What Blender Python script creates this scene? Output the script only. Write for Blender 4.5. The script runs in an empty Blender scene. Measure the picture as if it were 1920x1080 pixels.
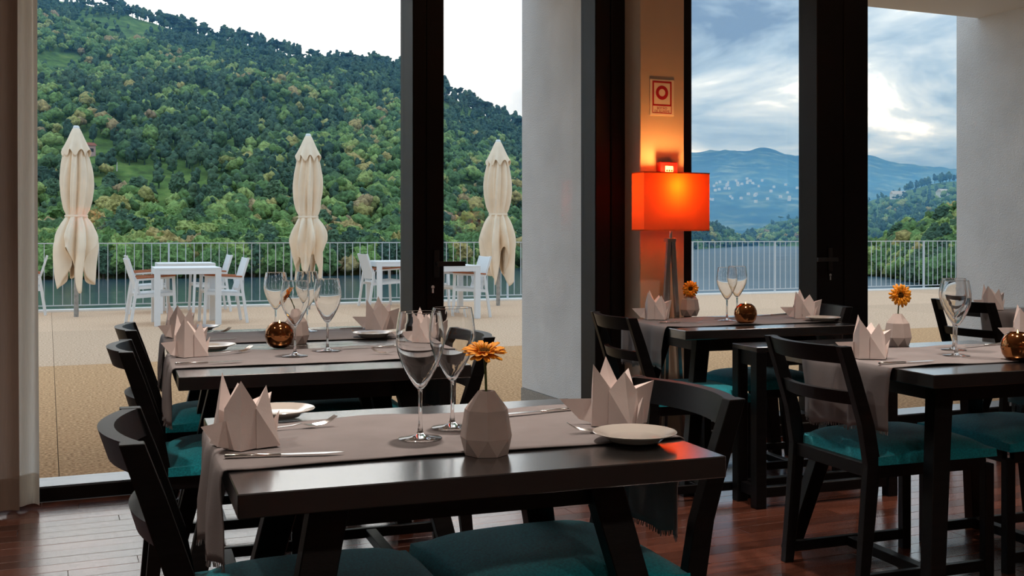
import bpy, bmesh, math, random
import numpy as np
from mathutils import Vector, Matrix, noise

# ------------------------------------------------------------------ camera, world, exposure
SC = bpy.context.scene
COL = SC.collection
H, FPX, YH, YAW = 1.18, 2030.0, 441.0, math.radians(23.2)
FW = (math.sin(YAW), math.cos(YAW)); RT = (math.cos(YAW), -math.sin(YAW))
TH = math.radians(3.4)            # the furniture stands turned by this against the facade

cam_d = bpy.data.cameras.new('camera'); cam = bpy.data.objects.new('camera', cam_d); COL.objects.link(cam)
cam.location = (0, 0, H); cam.rotation_euler = (math.radians(90), 0, -YAW)
cam_d.sensor_width = 36; cam_d.lens = FPX / 1920 * 36; cam_d.shift_y = -(540 - YH) / 1920
cam_d.clip_start = 0.05; cam_d.clip_end = 20000
SC.camera = cam
SC.view_settings.view_transform = 'Standard'; SC.view_settings.look = 'None'
SC.view_settings.exposure = 0.55; SC.view_settings.gamma = 1.0; SC.view_settings.use_curve_mapping = False
cy = SC.cycles
cy.max_bounces = 14; cy.diffuse_bounces = 4; cy.glossy_bounces = 4; cy.transmission_bounces = 14
cy.transparent_max_bounces = 24; cy.volume_bounces = 2; cy.sample_clamp_indirect = 6.0; cy.use_denoising = True

def P(x, y, z=0.0):
    d = (H - z) * FPX / (y - YH); l = (x - 960) / FPX * d
    return Vector((FW[0]*d + RT[0]*l, FW[1]*d + RT[1]*l, z))
def PY(x, y, Y):
    a = (x - 960) / FPX; d = Y / (FW[1] + RT[1]*a)
    return Vector(((FW[0] + RT[0]*a)*d, Y, H - (y - YH)/FPX*d))
def PD(x, y, d):
    a = (x - 960) / FPX
    return Vector(((FW[0] + RT[0]*a)*d, (FW[1] + RT[1]*a)*d, H - (y - YH)/FPX*d))
def A(x, y, z=0.0):
    return Vector((x*math.cos(TH) + y*math.sin(TH), -x*math.sin(TH) + y*math.cos(TH), z))

# sky: overcast evening, bright break over the left hill, slate clouds to the right
W = bpy.data.worlds.new('sky'); SC.world = W; W.use_nodes = True
def build_world():
    nt = W.node_tree; n = nt.nodes; L = nt.links; n.clear()
    out = n.new('ShaderNodeOutputWorld'); bg = n.new('ShaderNodeBackground'); L.new(bg.outputs[0], out.inputs[0])
    tc = n.new('ShaderNodeTexCoord'); sep = n.new('ShaderNodeSeparateXYZ'); L.new(tc.outputs['Generated'], sep.inputs[0])
    def M(op, a, b=None, c=None):
        m = n.new('ShaderNodeMath'); m.operation = op
        for i, v in enumerate((a, b, c)):
            if v is None: continue
            if isinstance(v, (int, float)): m.inputs[i].default_value = v
            else: L.new(v, m.inputs[i])
        return m.outputs[0]
    zc = M('MAXIMUM', sep.outputs[2], 0.0)
    den = M('ADD', zc, 0.26)
    u = M('DIVIDE', sep.outputs[0], den); v = M('DIVIDE', sep.outputs[1], den)
    cb = n.new('ShaderNodeCombineXYZ'); L.new(u, cb.inputs[0]); L.new(v, cb.inputs[1]); cb.inputs[2].default_value = SKY_SEED
    n1 = n.new('ShaderNodeTexNoise'); n1.inputs['Scale'].default_value = 2.1; n1.inputs['Detail'].default_value = 9
    n1.inputs['Roughness'].default_value = 0.58; n1.inputs['Distortion'].default_value = 0.5
    L.new(cb.outputs[0], n1.inputs['Vector'])
    rmp = n.new('ShaderNodeValToRGB'); e = rmp.color_ramp
    e.elements[0].position = 0.37; e.elements[0].color = (0.115, 0.175, 0.26, 1)
    e.elements[1].position = 0.66; e.elements[1].color = (1.0, 1.0, 0.98, 1)
    k = e.elements.new(0.485); k.color = (0.26, 0.345, 0.43, 1)
    k = e.elements.new(0.585); k.color = (0.47, 0.53, 0.57, 1)
    L.new(n1.outputs[0], rmp.inputs[0])
    # glow of the hidden low sun behind the left hill
    g = Vector((FW[0]*math.cos(0)-0.36*RT[0], FW[1]-0.36*RT[1], 0.22)).normalized()
    dp = n.new('ShaderNodeVectorMath'); dp.operation = 'DOT_PRODUCT'; L.new(tc.outputs['Generated'], dp.inputs[0]); dp.inputs[1].default_value = g
    mr = n.new('ShaderNodeMapRange'); mr.interpolation_type = 'SMOOTHSTEP'
    mr.inputs[1].default_value = 0.90; mr.inputs[2].default_value = 0.985; L.new(dp.outputs['Value'], mr.inputs[0])
    mx = n.new('ShaderNodeMix'); mx.data_type = 'RGBA'; L.new(mr.outputs[0], mx.inputs[0]); L.new(rmp.outputs[0], mx.inputs[6])
    add = n.new('ShaderNodeMix'); add.data_type = 'RGBA'; add.inputs[0].default_value = 0.82
    L.new(rmp.outputs[0], add.inputs[6]); add.inputs[7].default_value = (1.16, 1.16, 1.18, 1)
    L.new(add.outputs[2], mx.inputs[7])
    L.new(mx.outputs[2], bg.inputs[0]); 
    zen = M('ADD', M('MULTIPLY', zc, 0.9), 1.0)          # overcast skies brighten towards the zenith
    L.new(M('MULTIPLY', zen, SKY_STRENGTH), bg.inputs[1])
SKY_SEED, SKY_STRENGTH = 5.1, 1.2
build_world()

# ------------------------------------------------------------------ materials
MATS = {}
def mat(name, col, rough=0.5, metal=0.0, spec=0.5, noise_scale=None, noise_amt=0.25, bump=0.0, bump_scale=None, coat=0.0,
        rand=0.0, stretch=None, sheen=0.0, detail=4, coat_r=0.12, col2=None, emit=None, emit_s=0.0, coords='Object'):
    if name in MATS: return MATS[name]
    m = bpy.data.materials.new(name); m.use_nodes = True; nt = m.node_tree; n = nt.nodes; L = nt.links
    b = n['Principled BSDF']; b.inputs['Base Color'].default_value = (*col, 1); b.inputs['Roughness'].default_value = rough
    b.inputs['Metallic'].default_value = metal; b.inputs['Specular IOR Level'].default_value = spec
    b.inputs['Coat Weight'].default_value = coat; b.inputs['Coat Roughness'].default_value = coat_r
    if sheen: b.inputs['Sheen Weight'].default_value = sheen
    if emit: b.inputs['Emission Color'].default_value = (*emit, 1); b.inputs['Emission Strength'].default_value = emit_s
    tc = n.new('ShaderNodeTexCoord'); vec = tc.outputs[coords]
    if stretch:
        mp = n.new('ShaderNodeMapping'); mp.inputs['Scale'].default_value = stretch; L.new(vec, mp.inputs[0]); vec = mp.outputs[0]
    colout = None
    if noise_scale:
        t = n.new('ShaderNodeTexNoise'); t.inputs['Scale'].default_value = noise_scale; t.inputs['Detail'].default_value = detail; L.new(vec, t.inputs['Vector'])
        mx = n.new('ShaderNodeMix'); mx.data_type = 'RGBA'
        r = n.new('ShaderNodeMapRange'); r.inputs[1].default_value = 0.3; r.inputs[2].default_value = 0.7; L.new(t.outputs[0], r.inputs[0]); L.new(r.outputs[0], mx.inputs[0])
        c2 = col2 if col2 else tuple(c*(1+noise_amt) for c in col); c1 = col if col2 else tuple(c*(1-noise_amt) for c in col)
        mx.inputs[6].default_value = (*c1, 1); mx.inputs[7].default_value = (*c2, 1); colout = mx.outputs[2]
    if rand:
        oi = n.new('ShaderNodeObjectInfo'); hs = n.new('ShaderNodeHueSaturation')
        r = n.new('ShaderNodeMapRange'); r.inputs[3].default_value = 1-rand; r.inputs[4].default_value = 1+rand; L.new(oi.outputs['Random'], r.inputs[0])
        L.new(r.outputs[0], hs.inputs['Value'])
        if colout: L.new(colout, hs.inputs['Color'])
        else: hs.inputs['Color'].default_value = (*col, 1)
        colout = hs.outputs[0]
    if colout: L.new(colout, b.inputs['Base Color'])
    if bump:
        t2 = n.new('ShaderNodeTexNoise'); t2.inputs['Scale'].default_value = bump_scale or (noise_scale or 50); t2.inputs['Detail'].default_value = 3; L.new(vec, t2.inputs['Vector'])
        bp = n.new('ShaderNodeBump'); bp.inputs['Strength'].default_value = bump; bp.inputs['Distance'].default_value = 0.01
        L.new(t2.outputs[0], bp.inputs['Height']); L.new(bp.outputs[0], b.inputs['Normal'])
    MATS[name] = m; return m

M_black = mat('black_stained_wood', (0.0035, 0.0032, 0.0034), 0.40, noise_scale=6, noise_amt=0.5, bump=0.12, bump_scale=90, stretch=(1, 14, 14), spec=0.2)
M_table = mat('dark_table_wood', (0.007, 0.006, 0.0065), 0.26, noise_scale=5, noise_amt=0.4, bump=0.03, bump_scale=60, stretch=(1, 16, 16), spec=0.85, coat=1.0, coat_r=0.17)
M_teal = mat('teal_fabric', (0.004, 0.27, 0.33), 0.85, noise_scale=180, noise_amt=0.35, bump=0.25, bump_scale=500, sheen=0.25, spec=0.2)
M_runner = mat('taupe_linen', (0.238, 0.217, 0.216), 0.85, noise_scale=9, noise_amt=0.08, bump=0.15, bump_scale=600, spec=0.2)
M_napkin = mat('blush_napkin', (0.80, 0.70, 0.665), 0.85, noise_scale=14, noise_amt=0.04, bump=0.08, bump_scale=500, spec=0.2)
M_vase = mat('taupe_ceramic', (0.52, 0.435, 0.40), 0.75, noise_scale=30, noise_amt=0.05)
M_plate = mat('glazed_plate', (0.55, 0.52, 0.47), 0.12, coat=0.5)
M_steel = mat('polished_steel', (0.75, 0.74, 0.72), 0.16, metal=1.0)
M_chrome = mat('brushed_chrome', (0.62, 0.60, 0.58), 0.25, metal=1.0)
M_copper = mat('copper_glaze', (0.46, 0.19, 0.07), 0.10, metal=1.0, noise_scale=8, noise_amt=0.3)
M_wax = mat('candle_wax', (0.85, 0.75, 0.55), 0.5)
M_flame = mat('candle_flame', (1, 0.6, 0.2), 0.5, emit=(1.0, 0.42, 0.10), emit_s=14)
M_petal = mat('orange_petal', (0.90, 0.34, 0.010), 0.55, noise_scale=60, noise_amt=0.15)
M_disc = mat('flower_disc', (0.09, 0.04, 0.012), 1.0, spec=0.0, noise_scale=300, noise_amt=0.5, bump=0.5, bump_scale=400)
M_stem = mat('green_stem', (0.07, 0.10, 0.02), 0.5)
M_frame = mat('dark_bronze_frame', (0.006, 0.004, 0.0035), 0.5, spec=0.25, noise_scale=3, noise_amt=0.15)
M_sill = mat('anodised_sill', (0.34, 0.36, 0.38), 0.35, metal=0.6, noise_scale=4, noise_amt=0.1)
M_wall = mat('cream_plaster', (0.56, 0.46, 0.36), 0.8, noise_scale=6, noise_amt=0.03, bump=0.05, bump_scale=120)
M_ceiling = mat('white_ceiling', (0.86, 0.86, 0.85), 0.9)
M_wall2 = mat('white_plaster', (0.80, 0.80, 0.79), 0.85, noise_scale=6, noise_amt=0.02)
M_render = mat('rough_white_render', (0.80, 0.80, 0.79), 0.95, noise_scale=2.2, noise_amt=0.10, bump=0.6, bump_scale=110, coords='Object')
M_soffit = mat('smooth_soffit', (0.70, 0.68, 0.66), 0.9)
M_granite = mat('grey_granite', (0.36, 0.33, 0.29), 0.8, noise_scale=160, noise_amt=0.35)
M_plank = mat('red_brown_plank', (0.085, 0.028, 0.017), 0.24, noise_scale=3.5, noise_amt=0.4, bump=0.04, bump_scale=40, stretch=(1, 18, 1), rand=0.4, coat=0.35, coat_r=0.16)
M_sub = mat('dark_subfloor', (0.03, 0.012, 0.008), 0.4)
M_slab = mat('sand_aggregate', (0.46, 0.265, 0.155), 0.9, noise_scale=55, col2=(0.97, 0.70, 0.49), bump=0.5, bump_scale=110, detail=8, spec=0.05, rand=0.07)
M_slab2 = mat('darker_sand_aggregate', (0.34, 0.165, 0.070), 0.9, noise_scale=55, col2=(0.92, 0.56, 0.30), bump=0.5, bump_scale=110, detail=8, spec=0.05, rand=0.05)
M_joint = mat('joint_mortar', (0.24, 0.18, 0.13), 0.95)
M_curb = mat('white_curb', (0.92, 0.88, 0.82), 0.8, noise_scale=3, noise_amt=0.06)
M_rail = mat('galvanised_rail', (0.64, 0.67, 0.69), 0.45, metal=0.35)
M_white = mat('white_aluminium', (0.80, 0.81, 0.81), 0.4)
M_sling = mat('white_sling', (0.78, 0.78, 0.77), 0.75, bump=0.2, bump_scale=400)
M_teak = mat('oiled_teak', (0.42, 0.12, 0.04), 0.5, noise_scale=30, noise_amt=0.25, stretch=(1, 8, 8))
M_canvas = mat('cream_canvas', (0.92, 0.76, 0.58), 0.9, noise_scale=5, noise_amt=0.06, bump=0.08, bump_scale=300, spec=0.2)
M_pole = mat('weathered_pole', (0.36, 0.34, 0.31), 0.5, metal=0.3, noise_scale=14, noise_amt=0.3)
M_curtain = mat('linen_curtain', (0.42, 0.36, 0.31), 0.9, noise_scale=20, noise_amt=0.06, bump=0.1, bump_scale=300, spec=0.1)
M_curtain2 = mat('brown_curtain', (0.20, 0.145, 0.115), 0.9, noise_scale=20, noise_amt=0.06, bump=0.1, bump_scale=300, spec=0.1)
M_signw = mat('sign_white', (0.78, 0.70, 0.60), 0.5)
M_signr = mat('sign_red', (0.42, 0.010, 0.020), 0.45)
M_red = mat('alarm_red', (0.62, 0.012, 0.015), 0.4)
M_dark = mat('near_black_plastic', (0.02, 0.02, 0.02), 0.45)
M_trunk = mat('tree_bark', (0.075, 0.055, 0.040), 0.9)
M_housew = mat('house_white', (0.80, 0.78, 0.75), 0.8)
M_housep = mat('house_pink', (0.62, 0.40, 0.36), 0.8)
M_roof = mat('terracotta_roof', (0.30, 0.09, 0.05), 0.85)
M_palroof = mat('pale_roof', (0.62, 0.55, 0.50), 0.85)
M_flowers = mat('yellow_broom', (0.42, 0.30, 0.03), 0.9, noise_scale=4, noise_amt=0.4, rand=0.2)

def mat_pane():
    m = bpy.data.materials.new('window_glass'); m.use_nodes = True; nt = m.node_tree; n = nt.nodes; L = nt.links; n.clear()
    o = n.new('ShaderNodeOutputMaterial'); mx = n.new('ShaderNodeMixShader'); t = n.new('ShaderNodeBsdfTransparent'); g = n.new('ShaderNodeBsdfGlossy')
    g.inputs['Roughness'].default_value = 0.0; t.inputs[0].default_value = (0.97, 0.98, 0.98, 1)
    f = n.new('ShaderNodeFresnel'); f.inputs[0].default_value = 1.5
    ge = n.new('ShaderNodeNewGeometry'); mu = n.new('ShaderNodeMath'); mu.operation = 'SUBTRACT'; mu.inputs[0].default_value = 1.0; L.new(ge.outputs['Backfacing'], mu.inputs[1])
    m2 = n.new('ShaderNodeMath'); m2.operation = 'MULTIPLY'; L.new(f.outputs[0], m2.inputs[0]); L.new(mu.outputs[0], m2.inputs[1])
    L.new(m2.outputs[0], mx.inputs[0]); L.new(t.outputs[0], mx.inputs[1]); L.new(g.outputs[0], mx.inputs[2]); L.new(mx.outputs[0], o.inputs[0])
    return m
M_pane = mat_pane()
def mat_cloth(name, col, tr):
    m = bpy.data.materials.new(name); m.use_nodes = True; nt = m.node_tree; n = nt.nodes; L = nt.links; n.clear()
    o = n.new('ShaderNodeOutputMaterial'); mx = n.new('ShaderNodeMixShader'); d = n.new('ShaderNodeBsdfDiffuse'); t = n.new('ShaderNodeBsdfTranslucent')
    tc = n.new('ShaderNodeTexCoord'); mp = n.new('ShaderNodeMapping'); mp.inputs['Scale'].default_value = (200, 200, 12); ns = n.new('ShaderNodeTexNoise'); ns.inputs['Scale'].default_value = 1.0
    L.new(tc.outputs['Object'], mp.inputs[0]); L.new(mp.outputs[0], ns.inputs['Vector'])
    c = n.new('ShaderNodeMix'); c.data_type = 'RGBA'; L.new(ns.outputs[0], c.inputs[0]); c.inputs[6].default_value = (*[k*0.88 for k in col], 1); c.inputs[7].default_value = (*[k*1.1 for k in col], 1)
    L.new(c.outputs[2], t.inputs[0]); L.new(c.outputs[2], d.inputs[0])
    mx.inputs[0].default_value = tr; L.new(d.outputs[0], mx.inputs[1]); L.new(t.outputs[0], mx.inputs[2]); L.new(mx.outputs[0], o.inputs[0])
    return m
M_curtain = mat_cloth('sheer_linen_curtain', (0.78, 0.72, 0.64), 0.55)
M_curtain2 = mat_cloth('lined_brown_curtain', (0.34, 0.25, 0.20), 0.3)
def mat_crystal():
    m = bpy.data.materials.new('crystal'); m.use_nodes = True; b = m.node_tree.nodes['Principled BSDF']
    b.inputs['Base Color'].default_value = (1, 1, 1, 1); b.inputs['Roughness'].default_value = 0.0
    b.inputs['Transmission Weight'].default_value = 1.0; b.inputs['IOR'].default_value = 1.5
    return m
M_crystal = mat_crystal()
def mat_shade():
    m = bpy.data.materials.new('orange_shade'); m.use_nodes = True; nt = m.node_tree; n = nt.nodes; L = nt.links; n.clear()
    o = n.new('ShaderNodeOutputMaterial'); mx = n.new('ShaderNodeMixShader'); d = n.new('ShaderNodeBsdfDiffuse'); t = n.new('ShaderNodeBsdfTranslucent')
    tc = n.new('ShaderNodeTexCoord'); mp = n.new('ShaderNodeMapping'); mp.inputs['Scale'].default_value = (120, 120, 3); ns = n.new('ShaderNodeTexNoise'); ns.inputs['Scale'].default_value = 1.0
    L.new(tc.outputs['Object'], mp.inputs[0]); L.new(mp.outputs[0], ns.inputs['Vector'])
    c = n.new('ShaderNodeMix'); c.data_type = 'RGBA'; L.new(ns.outputs[0], c.inputs[0]); c.inputs[6].default_value = (0.85, 0.085, 0.008, 1); c.inputs[7].default_value = (1.0, 0.15, 0.012, 1)
    L.new(c.outputs[2], t.inputs[0]); d.inputs[0].default_value = (0.55, 0.16, 0.06, 1)
    mx.inputs[0].default_value = 0.13; L.new(d.outputs[0], mx.inputs[1]); L.new(t.outputs[0], mx.inputs[2]); L.new(mx.outputs[0], o.inputs[0])
    return m
M_shade = mat_shade()
def mat_water():
    m = bpy.data.materials.new('river_water'); m.use_nodes = True; nt = m.node_tree; n = nt.nodes; L = nt.links
    b = n['Principled BSDF']; b.inputs['Base Color'].default_value = (0.045, 0.10, 0.13, 1); b.inputs['Roughness'].default_value = 0.30; b.inputs['IOR'].default_value = 1.33
    tc = n.new('ShaderNodeTexCoord'); mp = n.new('ShaderNodeMapping'); mp.inputs['Scale'].default_value = (0.5, 0.9, 1); L.new(tc.outputs['Object'], mp.inputs[0])
    t = n.new('ShaderNodeTexNoise'); t.inputs['Scale'].default_value = 0.35; t.inputs['Detail'].default_value = 5; t.inputs['Roughness'].default_value = 0.6; L.new(mp.outputs[0], t.inputs['Vector'])
    bp = n.new('ShaderNodeBump'); bp.inputs['Strength'].default_value = 0.35; bp.inputs['Distance'].default_value = 0.35; L.new(t.outputs[0], bp.inputs['Height']); L.new(bp.outputs[0], b.inputs['Normal'])
    # sheltered and calm under the hill, ruffled by wind on the open reach to the right, with calmer streaks
    dt = n.new('ShaderNodeVectorMath'); dt.operation = 'DOT_PRODUCT'; L.new(tc.outputs['Object'], dt.inputs[0]); dt.inputs[1].default_value = (1.0, -0.52, 0)
    mr = n.new('ShaderNodeMapRange'); mr.interpolation_type = 'SMOOTHSTEP'; mr.inputs[1].default_value = -15; mr.inputs[2].default_value = 45; mr.inputs[3].default_value = 0.12; mr.inputs[4].default_value = 0.52; L.new(dt.outputs['Value'], mr.inputs[0])
    st = n.new('ShaderNodeTexNoise'); st.inputs['Scale'].default_value = 0.02; st.inputs['Detail'].default_value = 4; L.new(tc.outputs['Object'], st.inputs['Vector'])
    ms = n.new('ShaderNodeMath'); ms.operation = 'MULTIPLY_ADD'; L.new(st.outputs[0], ms.inputs[0]); ms.inputs[1].default_value = 0.12; L.new(mr.outputs[0], ms.inputs[2])
    sb = n.new('ShaderNodeMath'); sb.operation = 'SUBTRACT'; L.new(ms.outputs[0], sb.inputs[0]); sb.inputs[1].default_value = 0.06; L.new(sb.outputs[0], b.inputs['Roughness'])
    return m
M_water = mat_water()
def mat_foliage(name, cols, scale=0.9):
    m = bpy.data.materials.new(name); m.use_nodes = True; nt = m.node_tree; n = nt.nodes; L = nt.links
    b = n['Principled BSDF']; b.inputs['Roughness'].default_value = 0.85; b.inputs['Specular IOR Level'].default_value = 0.15
    at = n.new('ShaderNodeAttribute'); at.attribute_name = 'tint'; oi = n.new('ShaderNodeObjectInfo')
    ad = n.new('ShaderNodeMath'); ad.operation = 'ADD'; L.new(at.outputs['Fac'], ad.inputs[0]); L.new(oi.outputs['Random'], ad.inputs[1])
    fr = n.new('ShaderNodeMath'); fr.operation = 'FRACT'; L.new(ad.outputs[0], fr.inputs[0])
    rp = n.new('ShaderNodeValToRGB'); e = rp.color_ramp
    while len(e.elements) < len(cols): e.elements.new(0.5)
    for i, (p, c) in enumerate(cols): e.elements[i].position = p; e.elements[i].color = (*c, 1)
    L.new(fr.outputs[0], rp.inputs[0])
    tc = n.new('ShaderNodeTexCoord'); ns = n.new('ShaderNodeTexNoise'); ns.inputs['Scale'].default_value = scale; ns.inputs['Detail'].default_value = 5; L.new(tc.outputs['Object'], ns.inputs['Vector'])
    mr = n.new('ShaderNodeMapRange'); mr.inputs[1].default_value = 0.3; mr.inputs[2].default_value = 0.7; mr.inputs[3].default_value = 0.42; mr.inputs[4].default_value = 1.6; L.new(ns.outputs[0], mr.inputs[0])
    hs = n.new('ShaderNodeHueSaturation'); L.new(rp.outputs[0], hs.inputs['Color']); L.new(mr.outputs[0], hs.inputs['Value']); L.new(hs.outputs[0], b.inputs['Base Color'])
    n3 = n.new('ShaderNodeTexNoise'); n3.inputs['Scale'].default_value = scale*2.2; n3.inputs['Detail'].default_value = 3; L.new(tc.outputs['Object'], n3.inputs['Vector'])
    bp = n.new('ShaderNodeBump'); bp.inputs['Strength'].default_value = 1.0; bp.inputs['Distance'].default_value = 0.5 if scale < 3 else 0.06
    L.new(n3.outputs[0], bp.inputs['Height']); L.new(bp.outputs[0], b.inputs['Normal'])
    return m
LEAFC = [(0.0, (0.077, 0.146, 0.067)), (0.3, (0.112, 0.207, 0.076)), (0.6, (0.165, 0.274, 0.084)), (0.82, (0.280, 0.371, 0.119)), (0.94, (0.406, 0.329, 0.126)), (1.0, (0.350, 0.252, 0.154))]
PINEC = [(0.0, (0.051, 0.102, 0.075)), (0.5, (0.072, 0.135, 0.084)), (1.0, (0.108, 0.180, 0.096))]
M_leafi = mat_foliage('broadleaf_foliage_near', LEAFC, 15.0); M_pinei = mat_foliage('pine_foliage_near', PINEC, 15.0)
M_leaf = mat_foliage('broadleaf_foliage', LEAFC)
M_pine = mat_foliage('pine_foliage', PINEC)
def mat_ground(name, c1, c2, c3, s):
    m = bpy.data.materials.new(name); m.use_nodes = True; nt = m.node_tree; n = nt.nodes; L = nt.links
    b = n['Principled BSDF']; b.inputs['Roughness'].default_value = 0.95; b.inputs['Specular IOR Level'].default_value = 0.1
    tc = n.new('ShaderNodeTexCoord'); t = n.new('ShaderNodeTexNoise'); t.inputs['Scale'].default_value = s; t.inputs['Detail'].default_value = 8; t.inputs['Roughness'].default_value = 0.65; L.new(tc.outputs['Object'], t.inputs['Vector'])
    rp = n.new('ShaderNodeValToRGB'); e = rp.color_ramp; e.elements[0].position = 0.36; e.elements[0].color = (*c1, 1); e.elements[1].position = 0.66; e.elements[1].color = (*c3, 1)
    k = e.elements.new(0.5); k.color = (*c2, 1); L.new(t.outputs[0], rp.inputs[0]); L.new(rp.outputs[0], b.inputs['Base Color'])
    return m
M_hill = mat_ground('wooded_ground', (0.06, 0.10, 0.035), (0.11, 0.20, 0.05), (0.20, 0.29, 0.08), 0.14)
M_far = mat_ground('far_slopes', (0.006, 0.026, 0.030), (0.03, 0.075, 0.06), (0.22, 0.28, 0.18), 0.010)

# ------------------------------------------------------------------ mesh helpers
def finish(o, label=None, cat=None, group=None, kind=None):
    if label: o['label'] = label
    if cat: o['category'] = cat
    if group: o['group'] = group
    if kind: o['kind'] = kind
    return o
def empty(name, loc=(0, 0, 0), rz=0.0, label=None, cat=None, group=None, kind=None):
    o = bpy.data.objects.new(name, None); COL.objects.link(o); o.empty_display_size = 0.05
    o.location = loc; o.rotation_euler = (0, 0, rz)
    return finish(o, label, cat, group, kind)
def copy_tree(root, loc, rz, label=None, group=None, parent=None):
    c = root.copy(); COL.objects.link(c)
    if parent is not None: c.parent = parent
    else:
        c.location = loc; c.rotation_euler = (0, 0, rz)
        if label: c['label'] = label
        if group: c['group'] = group
    for ch in list(root.children): copy_tree(ch, None, None, parent=c)
    return c
class MB:
    def __init__(s): s.v = []; s.f = []; s.m = []
    def add(s, vs, fs, mi=0):
        k = len(s.v); s.v += [tuple(p) for p in vs]; s.f += [tuple(i + k for i in f) for f in fs]; s.m += [mi]*len(fs); return s
    def hexa(s, b, t, mi=0):   # 4 bottom points ccw seen from above, 4 top points
        return s.add(list(b) + list(t), [(3, 2, 1, 0), (4, 5, 6, 7), (0, 1, 5, 4), (1, 2, 6, 5), (2, 3, 7, 6), (3, 0, 4, 7)], mi)
    def box(s, x0, x1, y0, y1, z0, z1, mi=0):
        return s.hexa([(x0, y0, z0), (x1, y0, z0), (x1, y1, z0), (x0, y1, z0)], [(x0, y0, z1), (x1, y0, z1), (x1, y1, z1), (x0, y1, z1)], mi)
    def bar(s, p, q, w, h, up=(0, 0, 1), mi=0):   # rectangular bar from p to q
        p = Vector(p); q = Vector(q); d = (q-p).normalized(); u = Vector(up); sx = d.cross(u)
        if sx.length < 1e-4: sx = d.cross(Vector((1, 0, 0)))
        sx.normalize(); uu = sx.cross(d); a = sx*w/2; b = uu*h/2
        return s.add([p-a-b, p+a-b, p+a+b, p-a+b, q-a-b, q+a-b, q+a+b, q-a+b], [(0, 1, 2, 3), (7, 6, 5, 4), (4, 5, 1, 0), (5, 6, 2, 1), (6, 7, 3, 2), (7, 4, 0, 3)], mi)
    def tube(s, pts, r, n=8, mi=0, cap=True):
        pts = [Vector(p) for p in pts]; rs = r if isinstance(r, (list, tuple)) else [r]*len(pts)
        k = len(s.v); ref = Vector((0.3, 0.95, 0.1))
        for i, p in enumerate(pts):
            d = (pts[min(i+1, len(pts)-1)] - pts[max(i-1, 0)]).normalized(); a = d.cross(ref)
            if a.length < 1e-3: a = d.cross(Vector((1, 0, 0)))
            a.normalize(); b = d.cross(a)
            for j in range(n):
                t = 2*math.pi*j/n; s.v.append(tuple(p + (a*math.cos(t) + b*math.sin(t))*rs[i]))
        for i in range(len(pts)-1):
            for j in range(n):
                j2 = (j+1) % n; s.f.append((k+i*n+j, k+i*n+j2, k+(i+1)*n+j2, k+(i+1)*n+j)); s.m.append(mi)
        if cap:
            s.f.append(tuple(k+j for j in range(n))[::-1]); s.f.append(tuple(k+(len(pts)-1)*n+j for j in range(n))); s.m += [mi, mi]
        return s
    def lathe(s, prof, n=24, mi=0, close=False):
        k = len(s.v); rings = []
        for (r, z) in prof:
            if r < 1e-6: rings.append([len(s.v)]); s.v.append((0, 0, z))
            else:
                rings.append(list(range(len(s.v), len(s.v)+n)))
                for j in range(n): s.v.append((r*math.cos(2*math.pi*j/n), r*math.sin(2*math.pi*j/n), z))
        pairs = list(zip(rings, rings[1:])) + ([(rings[-1], rings[0])] if close else [])
        for a, b in pairs:
            for j in range(n):
                j2 = (j+1) % n
                if len(a) == 1 and len(b) == 1: continue
                if len(a) == 1: f = (a[0], b[j2], b[j])
                elif len(b) == 1: f = (a[j], a[j2], b[0])
                else: f = (a[j], a[j2], b[j2], b[j])
                s.f.append(f); s.m.append(mi)
        return s
    def grid(s, fn, nu, nv, mi=0):
        k = len(s.v)
        for i in range(nu+1):
            for j in range(nv+1): s.v.append(tuple(fn(i/nu, j/nv)))
        for i in range(nu):
            for j in range(nv):
                a = k+i*(nv+1)+j; s.f.append((a, a+nv+1, a+nv+2, a+1)); s.m.append(mi)
        return s
    def build(s, name, mats, parent=None, smooth=None, bevel=0.0, kind=None, loc=None, rz=0.0, solid=0.0, fixn=False):
        me = bpy.data.meshes.new(name); me.from_pydata(s.v, [], s.f)
        if bevel or fixn:
            bm = bmesh.new(); bm.from_mesh(me)
            if fixn: bmesh.ops.recalc_face_normals(bm, faces=bm.faces)
            if bevel: bmesh.ops.bevel(bm, geom=bm.edges[:], offset=bevel, segments=1, affect='EDGES', clamp_overlap=True)
            bm.to_mesh(me); bm.free()
        mats = mats if isinstance(mats, (list, tuple)) else [mats]
        for m in mats: me.materials.append(m)
        if len(mats) > 1 and not bevel: me.polygons.foreach_set('material_index', s.m)
        if smooth is not None:
            me.polygons.foreach_set('use_smooth', [True]*len(me.polygons))
            if smooth < 180: me.set_sharp_from_angle(angle=math.radians(smooth))
        me.update()
        o = bpy.data.objects.new(name, me); COL.objects.link(o)
        if parent is not None: o.parent = parent
        if loc is not None: o.location = loc
        if rz: o.rotation_euler = (0, 0, rz)
        if solid:
            md = o.modifiers.new('solid', 'SOLIDIFY'); md.thickness = solid; md.offset = 0
        if kind: o['kind'] = kind
        return o
def box_obj(name, m, x0, x1, y0, y1, z0, z1, parent=None, kind=None, bevel=0.0):
    return MB().box(x0, x1, y0, y1, z0, z1).build(name, m, parent, kind=kind, bevel=bevel)
rng = random.Random(11)

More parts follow.
